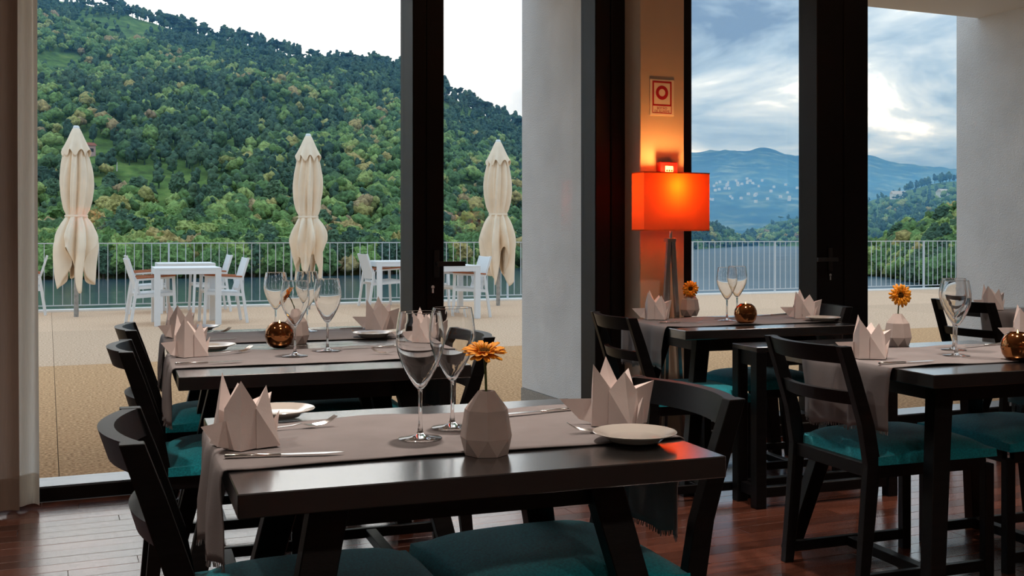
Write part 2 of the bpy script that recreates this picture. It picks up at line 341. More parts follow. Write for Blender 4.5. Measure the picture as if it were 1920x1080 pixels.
# ------------------------------------------------------------------ room shell
YI, YG = 5.21, 5.36           # inner face of the frames, plane of the glass
ZC = 3.0
fl = box_obj('floor', M_sub, -4, 9, -5, YI, -0.12, -0.012, kind='structure'); fl['label'] = 'glossy red-brown plank floor of the dining room'
pk = {}
pw = 0.092; y = 0.9; row = 0
while y < YI - 0.001:
    w = min(pw, YI - y); x = -1.3 - rng.random()*1.2
    while x < 6.3:
        ln = (1.15, 1.45, 1.75)[rng.randrange(3)]
        key = (ln, round(w, 3))
        if key not in pk:
            mb = MB().box(0, ln-0.0015, 0, w-0.0015, -0.012, 0); pk[key] = mb.build('plank', M_plank, fl, bevel=0.0008); o = pk[key]
        else:
            o = bpy.data.objects.new('plank', pk[key].data); COL.objects.link(o); o.parent = fl
        o.location = (x, y, rng.uniform(-0.0003, 0.0003)); x += ln
    y += w; row += 1
box_obj('ceiling', M_ceiling, -4, 9, -5, YG+0.06, ZC, ZC+0.2, kind='structure')
box_obj('wall_back', M_wall2, -4.2, 9.2, -5.2, -5, -0.1, ZC, kind='structure')
box_obj('wall_left', M_wall2, -4.2, -4, -5, YG+0.06, -0.1, ZC, kind='structure')
box_obj('wall_right', M_wall2, 9, 9.2, -5, YG+0.06, -0.1, ZC, kind='structure')
box_obj('wall_window_side', M_wall, -4, -2.6, YI, YG+0.06, 0, ZC, kind='structure')

YP = 5.05
XP0, XP1 = PY(1200, 441, YP).x, PY(1283, 441, YP).x
box_obj('wall_pillar', M_wall, XP0, XP1, YP, YG+0.06, 0, ZC, kind='structure', bevel=0.004)

def fx(px, Y=YI): return PY(px, 441, Y).x
ZF = 0.063
def frame_unit(name, label, x0, x1, posts, sill=True):
    w = empty(name, (0, 0, 0), kind='structure'); w['label'] = label
    if sill: MB().box(x0, x1, YI, YG+0.06, 0, ZF).build('sill', [M_frame], w, bevel=0.003)
    if sill: MB().box(x0, x1, YI+0.012, YG+0.05, ZF+0.0005, ZF+0.004).build('sill_cap', M_sill, w)
    MB().box(x0, x1, YI, YG+0.06, ZC-0.09, ZC-0.001).build('head', M_frame, w, bevel=0.003)
    for a, b in posts: MB().box(a, b, YI, YG+0.06, ZF if sill else 0, ZC-0.09).build('post', M_frame, w, bevel=0.004)
    return w
def pane(parent, x0, x1, z0, z1):
    return MB().box(x0, x1, YG-0.004, YG+0.004, z0, z1).build('pane', M_pane, parent)
def lever(parent, x, z, sgn):
    h = MB().box(x-0.014, x+0.014, YI-0.010, YI+0.0, z-0.07, z+0.07).build('escutcheon', M_dark, parent, bevel=0.003)
    MB().tube([(x, YI-0.01, z), (x, YI-0.055, z)], 0.010, 10).bar((x-sgn*0.012, YI-0.055, z), (x+sgn*0.135, YI-0.055, z), 0.018, 0.024).build('handle', M_dark, parent, bevel=0.002, smooth=40)
def lock(parent, x, z):
    MB().tube([(x, YI-0.006, z+0.012), (x, YI+0.002, z+0.012)], 0.009, 12).box(x-0.005, x+0.005, YI-0.006, YI+0.002, z-0.018, z+0.006).build('lock_cylinder', M_steel, parent)
def door_leaf(name, label, x0, x1, sl, sr):
    d = empty(name, (0, 0, 0), kind='structure'); d['label'] = label
    zb, zt = ZF+0.005, ZC-0.095
    MB().box(x0, x0+sl, YI+0.004, YG+0.03, zb, zt).build('stile', M_frame, d, bevel=0.004)
    MB().box(x1-sr, x1, YI+0.004, YG+0.03, zb, zt).build('stile', M_frame, d, bevel=0.004)
    MB().box(x0+sl, x1-sr, YI+0.02, YG+0.03, zb, zb+0.05).build('bottom_rail', M_frame, d, bevel=0.004)
    MB().box(x0+sl, x1-sr, YI+0.02, YG+0.03, zt-0.09, zt).build('top_rail', M_frame, d, bevel=0.004)
    pane(d, x0+sl, x1-sr, zb+0.05, zt-0.09)
    return d
# left: fixed pane, then door with the lever on its left stile
xm0, xms, xm1 = fx(774), fx(800), fx(833)
xr0, xrs, xr1 = fx(1117), fx(1146), fx(1173)
w1 = frame_unit('window_1', 'tall fixed window pane between the curtain and the dark mullion', -2.6, xms-0.002, [(-2.6, -2.5), (xm0, xms-0.002)])
pane(w1, -2.5, xm0, ZF+0.004, ZC-0.09)
w1b = frame_unit('window_2', 'dark door frame left of the cream pillar', xms, XP0-0.001, [(xrs+0.002, XP0-0.001)])
d1 = door_leaf('door_1', 'dark framed glass terrace door in front of the white fin wall', xms, xrs, xm1-xms, xrs-xr0)
lever(d1, fx(818), 1.035, 1); lock(d1, fx(811), 0.905)
# right: door beside the pillar with its lever on the right stile, then a fixed pane
xa0, xa1 = XP1+0.001, fx(1298)
xb0, xbs, xb1 = fx(1533), fx(1583), fx(1628)
w2 = frame_unit('window_3', 'wide fixed window pane at the right end with dark post', xbs+0.002, 9.0, [(xbs+0.002, xb1), (8.9, 9.0)])
pane(w2, xb1, 8.9, ZF+0.004, ZC-0.09)
w2b = frame_unit('window_4', 'dark door frame right of the cream pillar', xa0, xbs, [(xa0, xa0+0.05)])
d2 = door_leaf('door_2', 'dark framed glass terrace door right of the lamp pillar', xa0+0.052, xbs, max(xa1-xa0-0.052, 0.06), xbs-xb0)
lever(d2, fx(1556), 1.035, -1); lock(d2, fx(1556), 0.93)

# curtains
def curtain(name, x0, x1, y0, amp, waves, m, label, hem=True):
    c = empty(name, ((x0+x1)/2, y0, 0), label=label, cat='curtain'); w = (x1-x0)
    def fn(u, v):
        return ((u-0.5)*w + 0.006*math.sin(9*u+v*3), amp*math.sin(2*math.pi*waves*u)*(0.8+0.2*v) + 0.01*math.sin(5*u+2*v), 0.02 + v*(ZC-0.04))
    def f2(u, v):
        p = fn(u, v*0.045); return (p[0], p[1]-0.004, p[2])
    MB().grid(fn, 90, 24).build('drape', m, c, smooth=180)
    if hem: MB().grid(f2, 90, 2).build('hem', m, c, smooth=180)
    return c
xc1 = PY(73, 900, 5.10).x; xcm = PY(36, 900, 5.06).x
curtain('curtain', xcm-0.05, xc1, 5.10, 0.035, 1.6, M_curtain, 'pale linen curtain hanging at the left edge of the window')
curtain('curtain', xcm-0.95, xcm, 5.02, 0.035, 4.5, M_curtain2, 'brown heavier curtain at the far left, in front of the pale one')

# ------------------------------------------------------------------ terrace, fins, soffit, railing
YE = 18.05
ter = box_obj('terrace', M_joint, -14, 30, YG+0.06, YE+0.12, -0.4, -0.012, kind='structure'); ter['label'] = 'sand-coloured aggregate terrace slab'
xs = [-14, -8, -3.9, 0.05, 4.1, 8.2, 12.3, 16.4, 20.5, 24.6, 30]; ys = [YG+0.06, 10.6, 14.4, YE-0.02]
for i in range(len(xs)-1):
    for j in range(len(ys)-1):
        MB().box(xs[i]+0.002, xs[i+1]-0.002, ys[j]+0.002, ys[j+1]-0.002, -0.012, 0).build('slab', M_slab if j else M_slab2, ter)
box_obj('terrace_kerb', M_curb, -14, 30, YE-0.02, YE+0.16, -0.012, 0.035, kind='structure', bevel=0.006)['label'] = 'white painted kerb along the terrace edge'
XF1, YFE = 3.0, 6.83
f1 = box_obj('wall_fin_centre', M_render, XF1, XF1+0.32, YG+0.07, YFE, 0.13, 3.4, kind='structure', bevel=0.006); f1['label'] = 'white rendered fin wall outside, behind the terrace door'
MB().box(XF1-0.004, XF1+0.324, YG+0.07, YFE+0.004, 0, 0.13).build('plinth', M_granite, f1)
XF2 = 6.95
f2 = box_obj('wall_fin_right', M_render, XF2, XF2+0.32, YG+0.07, YFE, 0.13, 3.4, kind='structure', bevel=0.006); f2['label'] = 'white rendered fin wall at the right edge'
MB().box(XF2-0.004, XF2+0.324, YG+0.07, YFE+0.004, 0, 0.13).build('plinth', M_granite, f2)
box_obj('ceiling_soffit', M_soffit, -6, 12, YG+0.07, 6.6, 2.945, 3.35, kind='structure')['label'] = 'smooth pale soffit over the terrace doors'

def railing():
    r = empty('terrace_railing', (0, YE+0.06, 0), label='galvanised steel balustrade with thin upright bars along the terrace edge', cat='railing')
    X0, X1 = -2.2, 21.5
    MB().box(X0, X1, -0.022, 0.022, 1.045, 1.06).build('top_rail', M_rail, r)
    MB().box(X0, X1, -0.015, 0.015, 0.085, 0.10).build('bottom_rail', M_rail, r)
    bar = None; post = None; x = X0 + 0.05; k = 0
    while x < X1:
        if k % 15 == 0:
            if post is None: post = MB().box(-0.012, 0.012, -0.022, 0.022, 0.03, 1.045).build('post', M_rail, r); o = post
            else: o = bpy.data.objects.new('post', post.data); COL.objects.link(o); o.parent = r
        else:
            if bar is None: bar = MB().box(-0.0055, 0.0055, -0.0055, 0.0055, 0.10, 1.045).build('bar', M_rail, r); o = bar
            else: o = bpy.data.objects.new('bar', bar.data); COL.objects.link(o); o.parent = r
        o.location = (x, 0, 0); x += 0.131; k += 1
railing()

# ------------------------------------------------------------------ dining tables
TZ = 0.75
TOPT = 0.042
def make_table(name, w, d, label, z=TZ):
    t = empty(name, (0, 0, 0), label=label, cat='table', group='dark wooden dining tables')
    MB().box(-w/2, w/2, -d/2, d/2, z-TOPT, z).build('table_top', M_table, t, bevel=0.002)
    ins = 0.19; hx, hy = 0.034, 0.024; sp = 0.165
    for sx in (-1, 1):
        for sy in (-1, 1):
            tx, ty = sx*(w/2-ins), sy*(d/2-ins); bx, by = tx+sx*sp*0.98, ty+sy*sp*0.9
            b = [(bx-hx*.85, by-hy, 0), (bx+hx*.85, by-hy, 0), (bx+hx*.85, by+hy, 0), (bx-hx*.85, by+hy, 0)]
            tt = [(tx-hx*1.1, ty-hy, z-TOPT), (tx+hx*1.1, ty-hy, z-TOPT), (tx+hx*1.1, ty+hy, z-TOPT), (tx-hx*1.1, ty+hy, z-TOPT)]
            MB().hexa(b, tt).build('leg', M_black, t, bevel=0.002)
    for s in (-1, 1):
        MB().box(-w/2+ins+0.02, w/2-ins-0.02, s*(d/2-ins)-0.012, s*(d/2-ins)+0.012, z-TOPT-0.075, z-TOPT).build('apron', M_black, t)
        MB().box(s*(w/2-ins)-0.012, s*(w/2-ins)+0.012, -d/2+ins+0.02, d/2-ins-0.02, z-TOPT-0.075, z-TOPT).build('apron', M_black, t)
    return t
TABLES = {  # x0, x1, y0, y1 in the furniture frame
    'front': (0.180, 1.107, 1.842, 2.640, 'dark wooden dining table nearest the camera, with two tall glasses'),
    'left_near': (0.160, 1.090, 3.425, 4.246, 'dark wooden dining table behind the nearest one, pushed against its twin'),
    'left_far': (0.168, 1.098, 4.250, 5.075, 'dark wooden dining table touching the window, twin of the one before it'),
    'pillar': (2.380, 3.335, 4.310, 5.045, 'dark wooden dining table beside the orange lamp'),
    'right': (2.345, 3.275, 2.690, 3.530, 'dark wooden dining table at the right edge with a white-clothed end'),
    'far_right': (4.640, 5.570, 4.290, 5.080, 'dark wooden dining table in the far right corner, mostly cut off'),
}
for k, (x0, x1, y0, y1, lab) in TABLES.items():
    t = make_table('dining_table', x1-x0, y1-y0, lab)
    t.location = A((x0+x1)/2, (y0+y1)/2); t.rotation_euler = (0, 0, -TH)

# low console slid under the pillar table
def side_table():
    w, d, z = 0.74, 0.20, 0.698
    t = empty('side_table', A(2.565+w/2, 4.02+d/2), -TH, label='lower bare dark side table tucked under the table by the lamp', cat='table')
    MB().box(-w/2, w/2, -d/2, d/2, z-0.022, z).build('table_top', M_table, t, bevel=0.002)
    for sx in (-1, 1):
        for sy in (-1, 1):
            MB().box(sx*(w/2-0.025)-0.025, sx*(w/2-0.025)+0.025, sy*(d/2-0.025)-0.025, sy*(d/2-0.025)+0.025, 0, z-0.022).build('leg', M_black, t, bevel=0.002)
    for s in (-1, 1):
        MB().box(-w/2+0.05, w/2-0.05, s*(d/2-0.022)-0.012, s*(d/2-0.022)+0.012, z-0.085, z-0.022).build('apron', M_black, t)
        MB().box(s*(w/2-0.022)-0.012, s*(w/2-0.022)+0.012, -d/2+0.05, d/2-0.05, z-0.085, z-0.022).build('apron', M_black, t)
        MB().box(-w/2+0.05, w/2-0.05, s*(d/2-0.025)-0.016, s*(d/2-0.025)+0.016, 0.045, 0.09).build('stretcher', M_black, t, bevel=0.002)
        MB().box(s*(w/2-0.03)-0.016, s*(w/2-0.03)+0.016, -d/2+0.05, d/2-0.05, 0.045, 0.09).build('stretcher', M_black, t, bevel=0.002)
side_table()

# ------------------------------------------------------------------ dining chairs (seat towards +X)
def make_chair():
    c = empty('dining_chair', (0, 0, 0), label='', cat='chair', group='black dining chairs with teal seats')
    hw, ty = 0.222, 0.030
    prof = [(-0.268, 0.0, 0.036), (-0.245, 0.22, 0.044), (-0.225, 0.43, 0.052), (-0.248, 0.56, 0.050), (-0.300, 0.72, 0.046), (-0.335, 0.82, 0.042)]
    for s in (-1, 1):
        mb = MB(); y0, y1 = sorted((s*hw, s*(hw-ty)))
        vs = []
        for (x, z, w) in prof: vs += [(x-w/2, y0, z), (x+w/2, y0, z), (x+w/2, y1, z), (x-w/2, y1, z)]
        fs = [(3, 2, 1, 0)]
        for i in range(len(prof)-1):
            k = 4*i
            for a in range(4): b = (a+1) % 4; fs.append((k+a, k+b, k+4+b, k+4+a))
        k = 4*(len(prof)-1); fs.append((k, k+1, k+2, k+3)); mb.add(vs, fs); mb.build('rear_leg', M_black, c, bevel=0.0015)
        MB().box(0.232, 0.270, y0, y1, 0, 0.40).build('front_leg', M_black, c, bevel=0.002)
        MB().box(-0.25, 0.235, y0+0.004, y1-0.004, 0.035, 0.072).build('side_stretcher', M_black, c, bevel=0.002)
        MB().box(-0.205, 0.235, y0+0.003, y1-0.003, 0.385, 0.43).build('seat_rail', M_black, c, bevel=0.002)
    MB().box(-0.02, 0.02, -hw+ty, hw-ty, 0.036, 0.070).build('cross_stretcher', M_black, c, bevel=0.002)
    MB().box(0.238, 0.264, -hw+ty, hw-ty, 0.385, 0.43).build('seat_rail', M_black, c, bevel=0.002)
    MB().box(-0.240, -0.212, -hw+ty, hw-ty, 0.385, 0.43).build('seat_rail', M_black, c, bevel=0.002)
    def crail(name, z0, z1, xa, xb, bow, th):
        n = 12; vs = []; fs = []; w = hw - ty
        for i in range(n+1):
            t = -1 + 2*i/n; y = t*w; off = -bow*(1-t*t)
            for (x, z) in ((xa, z0), (xb, z1)): vs += [(x+off-th/2, y, z), (x+off+th/2, y, z)]
        for i in range(n):
            a, b = 4*i, 4*i+4
            fs += [(a, b, b+1, a+1), (a+2, a+3, b+3, b+2), (a, a+2, b+2, b), (a+1, b+1, b+3, a+3)]
        fs += [(0, 1, 3, 2), (4*n, 4*n+2, 4*n+3, 4*n+1)]
        MB().add(vs, fs).build(name, M_black, c, smooth=35, fixn=True)
    crail('top_rail', 0.762, 0.819, -0.316, -0.335, 0.045, 0.030)
    crail('back_slat', 0.625, 0.668, -0.272, -0.285, 0.042, 0.024)
    def seat(u, v):   # closed puffy cushion built as upper surface + skirt
        a = 2*u-1; b = 2*v-1
        x = 0.030 + 0.240*a; y = 0.236*b*(1-0.03*(1-a)/2)
        r = max(abs(a), abs(b)); e = (abs(a)**6 + abs(b)**6)
        z = 0.497 - 0.030*min(1, e)**1.0 - 0.012*(a*a+b*b)/2
        if r > 0.999: z = 0.428
        return (x, y, z)
    def param(t):  # denser towards the rim
        return t
    ss = [0, 0.0005, 0.012, 0.035, 0.07, 0.12, 0.2, 0.3, 0.4, 0.5, 0.6, 0.7, 0.8, 0.88, 0.93, 0.965, 0.988, 0.9995, 1]
    mb = MB(); N = len(ss)
    for i in ss:
        for j in ss: mb.v.append(seat(i, j))
    for i in range(N-1):
        for j in range(N-1): k = i*N+j; mb.f.append((k, k+N, k+N+1, k+1)); mb.m.append(0)
    mb.f.append(tuple([j for j in range(N)] + [i*N+N-1 for i in range(1, N)] + [(N-1)*N+j for j in range(N-2, -1, -1)] + [i*N for i in range(N-2, 0, -1)])); mb.m.append(0)
    mb.build('seat', M_teal, c, smooth=60, fixn=True)
    return c
chair0 = make_chair()
CH = [  # x, y (furniture frame), rotation, label
    (0.350, 2.195, 0, 'black dining chair at the left end of the nearest table'),
    (0.920, 2.262, 180+4.5, 'black dining chair at the right end of the nearest table'),
    (0.345, 3.755, 0, 'black dining chair at the left end of the second table'),
    (0.365, 4.545, 0, 'black dining chair by the window, farther of the overlapping pair at left'),
    (0.885, 3.840, 180, 'black dining chair behind the orange flower, right end of the second table'),
    (0.905, 4.640, 180, 'black dining chair half hidden by a napkin, right end of the window-side left table'),
    (2.430, 4.460, -2, 'black dining chair at the left of the lamp-side table, before the dark frame'),
    (3.100, 4.760, 180, 'black dining chair at the right end of the lamp-side table, before the mullion'),
    (2.533, 3.143, 0, 'black dining chair in front of the draped runner at right, back to us'),
    (3.160, 3.175, 180, 'black dining chair at the right edge of the picture, only teal seat and legs showing'),
    (4.685, 4.770, 0, 'black dining chair behind the tall glasses at far right, by the window'),
]
for i, (x, y, r, lab) in enumerate(CH):
    if i == 0: c = chair0; c.location = A(x, y); c.rotation_euler = (0, 0, math.radians(r)-TH); c['label'] = lab
    else: copy_tree(chair0, A(x, y), math.radians(r)-TH, lab)

# ------------------------------------------------------------------ table runners
def runner(key, lab, y0, y1, hangL, hangR, seed):
    x0, x1, ty0, ty1, _ = TABLES[key]; rr = random.Random(seed); ph = [rr.uniform(0, 6) for _ in range(6)]
    cxm, cym = (x0+x1)/2, (y0+y1)/2; w = (x1-x0)/2; hd = (y1-y0)/2; rb = 0.012; off = 0.004
    o = empty('table_runner', A(cxm, cym, TZ), -TH, label=lab, cat='table runner', group='taupe table runners')
    segs = []
    def prof(s):   # arc-length param along the cloth -> x, z and how much it hangs
        if s < -w: h = -w - s; return (-w-off-rb*(1-math.exp(-h/rb)), 0.002+off*0-max(0, h-0.004), h)
        if s > w: h = s - w; return (w+off+rb*(1-math.exp(-h/rb)), 0.002-max(0, h-0.004), h)
        return (s, 0.0022, 0)
    L = w+hangL; R = w+hangR
    svals = [-L + (L-w)*i/12 for i in range(12)] + [-w-0.006, -w-0.003, -w] + [-w + 2*w*i/22 for i in range(1, 22)] + [w, w+0.003, w+0.006] + [w + (R-w)*(i+1)/12 for i in range(12)]
    mb = MB(); NV = 22
    for s in svals:
        x, z, h = prof(s)
        for j in range(NV+1):
            v = -1+2*j/NV; fold = min(1, h/0.12)
            yy = v*hd*(1-0.10*fold) + 0.012*fold*math.sin(4*v+ph[0]) + (0.004*math.sin(9*s+ph[4]) if abs(v) > 0.95 and h == 0 else 0)
            sg = -1 if s < 0 else 1
            xx = x + sg*fold*(0.010*math.sin(7*v+ph[1]) + 0.007*math.sin(13*v+ph[2]) + 0.004)
            zz = z
            if h > 0: zz += 0.25*fold*h*(0.28*v*(-1 if sg < 0 else -1)) + 0.006*fold*math.sin(8*v+ph[3])
            else: zz += 0.0012*(1+math.sin(16*s+5*v+ph[2])) + (0.0035*max(0, math.sin(14*s+ph[5])) if abs(v) > 0.93 else 0)
            mb.v.append((xx, yy, zz))
    n = len(svals)
    for i in range(n-1):
        for j in range(NV): k = i*(NV+1)+j; mb.f.append((k, k+NV+1, k+NV+2, k+1)); mb.m.append(0)
    mb.build('cloth', M_runner, o, smooth=180, solid=0.0022)
    # fringed ends
    for end in (0, n-1):
        f = MB()
        for j in range(NV*4):
            t = j/4; a = int(t); fr = t-a
            p = Vector(mb.v[end*(NV+1)+a]).lerp(Vector(mb.v[end*(NV+1)+min(a+1, NV)]), fr)
            f.bar(p, p+Vector((rr.uniform(-.003, .003), rr.uniform(-.004, .004), -0.009-rr.uniform(0, .004))), 0.0022, 0.0016)
        f.build('fringe', M_runner, o)
    return o
runner('front', 'taupe linen runner across the nearest table', 2.025, 2.500, 0.20, 0.235, 1)
runner('left_near', 'taupe linen runner on the second table, under two wine glasses', 3.620, 4.090, 0.20, 0.21, 2)
runner('left_far', 'taupe linen runner on the window-side left table', 4.400, 4.900, 0.19, 0.20, 3)
runner('pillar', 'pale taupe runner on the table beside the lamp, hanging by a chair', 4.48, 4.94, 0.20, 0.20, 4)
runner('right', 'taupe linen runner hanging behind a chair back at right', 2.87, 3.36, 0.225, 0.22, 5)
runner('far_right', 'taupe linen runner on the far right corner table', 4.47, 4.93, 0.21, 0.2, 6)

# ------------------------------------------------------------------ napkins
def make_napkin():
    root = empty('folded_napkin', (0, 0, 0), label='', cat='napkin', group='blush folded napkins')
    # (angle, tip radius, tip height, base radius, half width)
    pet = [(88, 0.044, 0.146, 0.060, 40), (198, 0.068, 0.138, 0.064, 42), (268, 0.050, 0.122, 0.070, 40), (340, 0.090, 0.096, 0.064, 40), (30, 0.062, 0.118, 0.058, 40)]
    def pol(a, r, z): a = math.radians(a); return (r*math.cos(a), r*math.sin(a), z)
    for (a, tr, th, br, hw) in pet:
        mb = MB(); tip = pol(a, tr, th); ridge = pol(a, br+0.010, 0.001)
        l0 = pol(a-hw, br*0.84, 0.001); r0 = pol(a+hw, br*0.84, 0.001)
        l1 = pol(a-hw*0.98, br*0.80, 0.080); r1 = pol(a+hw*0.98, br*0.80, 0.076)
        rm = pol(a, (br+tr)*0.5+0.004, th*0.5); inn = pol(a, 0.008, 0.050); inb = pol(a, 0.012, 0.004)
        mb.add([tip, ridge, l0, r0, l1, r1, rm, inn, inb], [(1, 6, 4, 2), (6, 0, 4), (1, 3, 5, 6), (6, 5, 0), (4, 0, 7), (0, 5, 7), (2, 4, 7, 8), (5, 3, 8, 7), (1, 2, 8), (3, 1, 8)])
        mb.build('fold', M_napkin, root, fixn=True)
    # wrapped band and the low beak
    bk = MB(); 
    b0 = pol(150, 0.045, 0.002); b1 = pol(176, 0.052, 0.002); tip = pol(162, 0.125, 0.056); up = pol(163, 0.048, 0.056); md = pol(163, 0.080, 0.010)
    bk.add([b0, b1, tip, up, md], [(0, 4, 2, 3), (4, 1, 3, 2), (0, 1, 4), (0, 3, 1)]); bk.build('beak', M_napkin, root, fixn=True)
    fl_ = MB(); q0 = pol(285, 0.066, 0.002); q1 = pol(318, 0.064, 0.002); q2 = pol(300, 0.074, 0.066); q3 = pol(345, 0.070, 0.004); q4 = pol(302, 0.050, 0.03)
    fl_.add([q0, q1, q2, q3, q4], [(0, 1, 2), (1, 3, 2), (0, 2, 4), (2, 3, 4), (0, 4, 1), (1, 4, 3)]); fl_.build('lower_fold', M_napkin, root, fixn=True)
    return root
nap0 = make_napkin()
ZR = TZ + 0.0065
NAP = [
    ((455, 834), 60, 'blush folded napkin at the left end of the nearest table'),
    ((1152, 793), 0, 'blush folded napkin at the right end of the nearest table, behind a fork and plate'),
    ((353, 667), 55, 'folded napkin at the left end of the second table'),
    ((336, 632), 60, 'folded napkin partly hidden behind another, left end of the window-side table'),
    ((712, 617), -6, 'grey-shaded folded napkin at the right end of the window-side left table'),
    ((795, 648), 5, 'folded napkin seen through the nearest wine glass'),
    ((1228, 598), 10, 'pale folded napkin beside the lamp stand'),
    ((1508, 596), -4, 'pale folded napkin by the mullion, right of the round candle holder'),
    ((1627, 670), 8, 'folded napkin behind the chair back on the right table'),
    ((1858, 580), 12, 'folded napkin on the far right corner table, behind the tall glasses'),
    ((1925, 640), 3, 'folded napkin cut by the right edge, behind the round copper candle holder'),
]
for i, (p, r, lab) in enumerate(NAP):
    if i == 0: nap0.location = P(*p, ZR); nap0.rotation_euler = (0, 0, math.radians(r)); nap0['label'] = lab
    else: copy_tree(nap0, P(*p, ZR), math.radians(r), lab)

# ------------------------------------------------------------------ plates, cutlery
def make_plate():
    r = empty('side_plate', (0, 0, 0), label='', cat='plate', group='small side plates')
    MB().lathe([(0, 0.004), (0.046, 0.004), (0.050, 0.0015), (0.053, 0.0), (0.056, 0.002), (0.066, 0.010), (0.086, 0.0165), (0.0872, 0.0180), (0.086, 0.0190), (0.066, 0.0135), (0.056, 0.0085), (0.052, 0.0075), (0, 0.0075)], 48).build('dish', M_plate, r, smooth=50)
    return r
pl0 = make_plate()
PLT = [((1190, 825), 'white side plate reflecting orange, right end of the nearest table'), ((520, 780), 'side plate half hidden by a napkin, left end of the nearest table'),
       ((398, 655), 'side plate behind the napkin of the second table'), ((375, 619), 'side plate on the window-side left table, behind the napkins'),
       ((700, 631), 'side plate before the grey napkin at the middle mullion'), ((1543, 601), 'side plate right of the pale napkin near the mullion handle')]
for i, (p, lab) in enumerate(PLT):
    z = TZ + 0.0062
    if i == 0: pl0.location = P(*p, z); pl0['label'] = lab
    else: copy_tree(pl0, P(*p, z), 0, lab)

def make_fork():
    r = empty('fork', (0, 0, 0), label='', cat='fork', group='steel forks')
    path = [(0, 0.005), (0.05, 0.004), (0.10, 0.006), (0.118, 0.009), (0.135, 0.004), (0.150, 0.003)]
    wd = [0.011, 0.008, 0.005, 0.006, 0.020, 0.022]
    mb = MB(); vs = []; fs = []
    for (x, z), w in zip(path, wd): vs += [(x, -w/2, z), (x, w/2, z), (x, w/2, z+0.002), (x, -w/2, z+0.002)]
    for i in range(len(path)-1):
        k = 4*i
        for a in range(4): b = (a+1) % 4; fs.append((k+a, k+b, k+4+b, k+4+a))
    fs += [(3, 2, 1, 0), (20, 21, 22, 23)]; mb.add(vs, fs); mb.build('handle', M_steel, r, smooth=50, fixn=True)
    for k in range(4):
        y = -0.0092 + k*0.0062; t = MB().tube([(0.148, y, 0.004), (0.170, y, 0.006), (0.188, y, 0.013), (0.200, y, 0.021)], [0.002, 0.0018, 0.0016, 0.001], 5)
        t.build('tine', M_steel, r, smooth=60)
    return r
def make_knife():
    r = empty('table_knife', (0, 0, 0), label='', cat='knife', group='steel table knives')
    MB().hexa([(0, -0.005, 0), (0.105, -0.004, 0), (0.105, 0.004, 0), (0, 0.005, 0)], [(0, -0.005, 0.008), (0.105, -0.004, 0.006), (0.105, 0.004, 0.006), (0, 0.005, 0.008)]).build('handle', M_steel, r, bevel=0.0015, smooth=60)
    vs = [(0.105, -0.0035, 0.003), (0.12, -0.008, 0.003), (0.19, -0.009, 0.003), (0.225, 0.002, 0.003), (0.215, 0.007, 0.003), (0.105, 0.0045, 0.003)]
    v2 = [(a, b, 0.0045) for a, b, c in vs]
    MB().add(vs+v2, [tuple(range(5, -1, -1)), tuple(range(6, 12))] + [(i, (i+1) % 6, 6+(i+1) % 6, 6+i) for i in range(6)]).build('blade', M_steel, r)
    return r
fk0 = make_fork(); kn0 = make_knife()
def lay(root, first, a, b, lab, z=ZR):
    pa, pb = P(*a, z), P(*b, z); rz = math.atan2(pb.y-pa.y, pb.x-pa.x)
    if first: root.location = pa; root.rotation_euler = (0, 0, rz); root['label'] = lab
    else: copy_tree(root, pa, rz, lab)
FK = [((465, 812), (590, 800), 'fork pointing right beside the napkin at left of the nearest table'), ((1232, 806), (1066, 812), 'fork lying along the plate at right of the nearest table'),
      ((388, 668), (450, 661), 'fork beside the napkin on the second table'), ((362, 629), (415, 624), 'fork on the window-side left table'),
      ((748, 627), (650, 628), 'fork before the grey napkin at the middle mullion'), ((800, 665), (726, 664), 'fork behind the nearest wine glass'),
      ((1560, 595), (1482, 598), 'fork tucked before the pale napkin near the mullion')]
for i, (a, b, l) in enumerate(FK): lay(fk0, i == 0, a, b, l)
KN = [((421, 859), (664, 851), 'knife in front of the napkin at left of the nearest table'), ((1085, 768), (955, 779), 'knife beyond the glasses at right of the nearest table'),
      ((328, 684), (470, 678), 'knife in front of the napkin on the second table'), ((340, 641), (440, 636), 'knife between the two napkins of the left tables'),
      ((680, 616), (610, 618), 'knife left of the grey napkin at the middle mullion'), ((748, 651), (680, 653), 'knife near the right end of the second table'),
      ((1236, 606), (1320, 605), 'knife in front of the napkin beside the lamp'), ((1475, 590), (1420, 592), 'knife behind the round candle holder of the lamp table'),
      ((1648, 683), (1762, 678), 'knife in front of the napkin on the right table'), ((1880, 646), (1822, 650), 'knife behind the copper candle holder on the right table')]
for i, (a, b, l) in enumerate(KN): lay(kn0, i == 0, a, b, l)

# ------------------------------------------------------------------ wine glasses
def make_glass():
    r = empty('wine_glass', (0, 0, 0), label='', cat='wine glass', group='tall wine glasses')
    MB().lathe([(0, 0.0), (0.0445, 0.0), (0.0455, 0.0008), (0.0445, 0.0016), (0.020, 0.0045), (0.009, 0.009), (0.0055, 0.016), (0.0042, 0.030), (0.0038, 0.060), (0.0040, 0.090), (0.0048, 0.102), (0, 0.1035)], 40).build('stem', M_crystal, r, smooth=60)
    outer = [(0, 0.1030), (0.006, 0.1035), (0.0125, 0.110), (0.024, 0.128), (0.037, 0.152), (0.047, 0.178), (0.0510, 0.200), (0.0505, 0.218), (0.0475, 0.240), (0.0434, 0.2615), (0.0431, 0.2632), (0.0430, 0.2640)]
    inner = [(0.0422, 0.2640), (0.0423, 0.2632), (0.0426, 0.2615), (0.0466, 0.240), (0.0496, 0.218), (0.0501, 0.200), (0.0457, 0.178), (0.0355, 0.153), (0.0222, 0.130), (0.011, 0.1135), (0.005, 0.108), (0, 0.1072)]
    MB().lathe(outer+[(0.0426, 0.2643)]+inner, 40).build('bowl', M_crystal, r, smooth=60)
    return r
gl0 = make_glass()
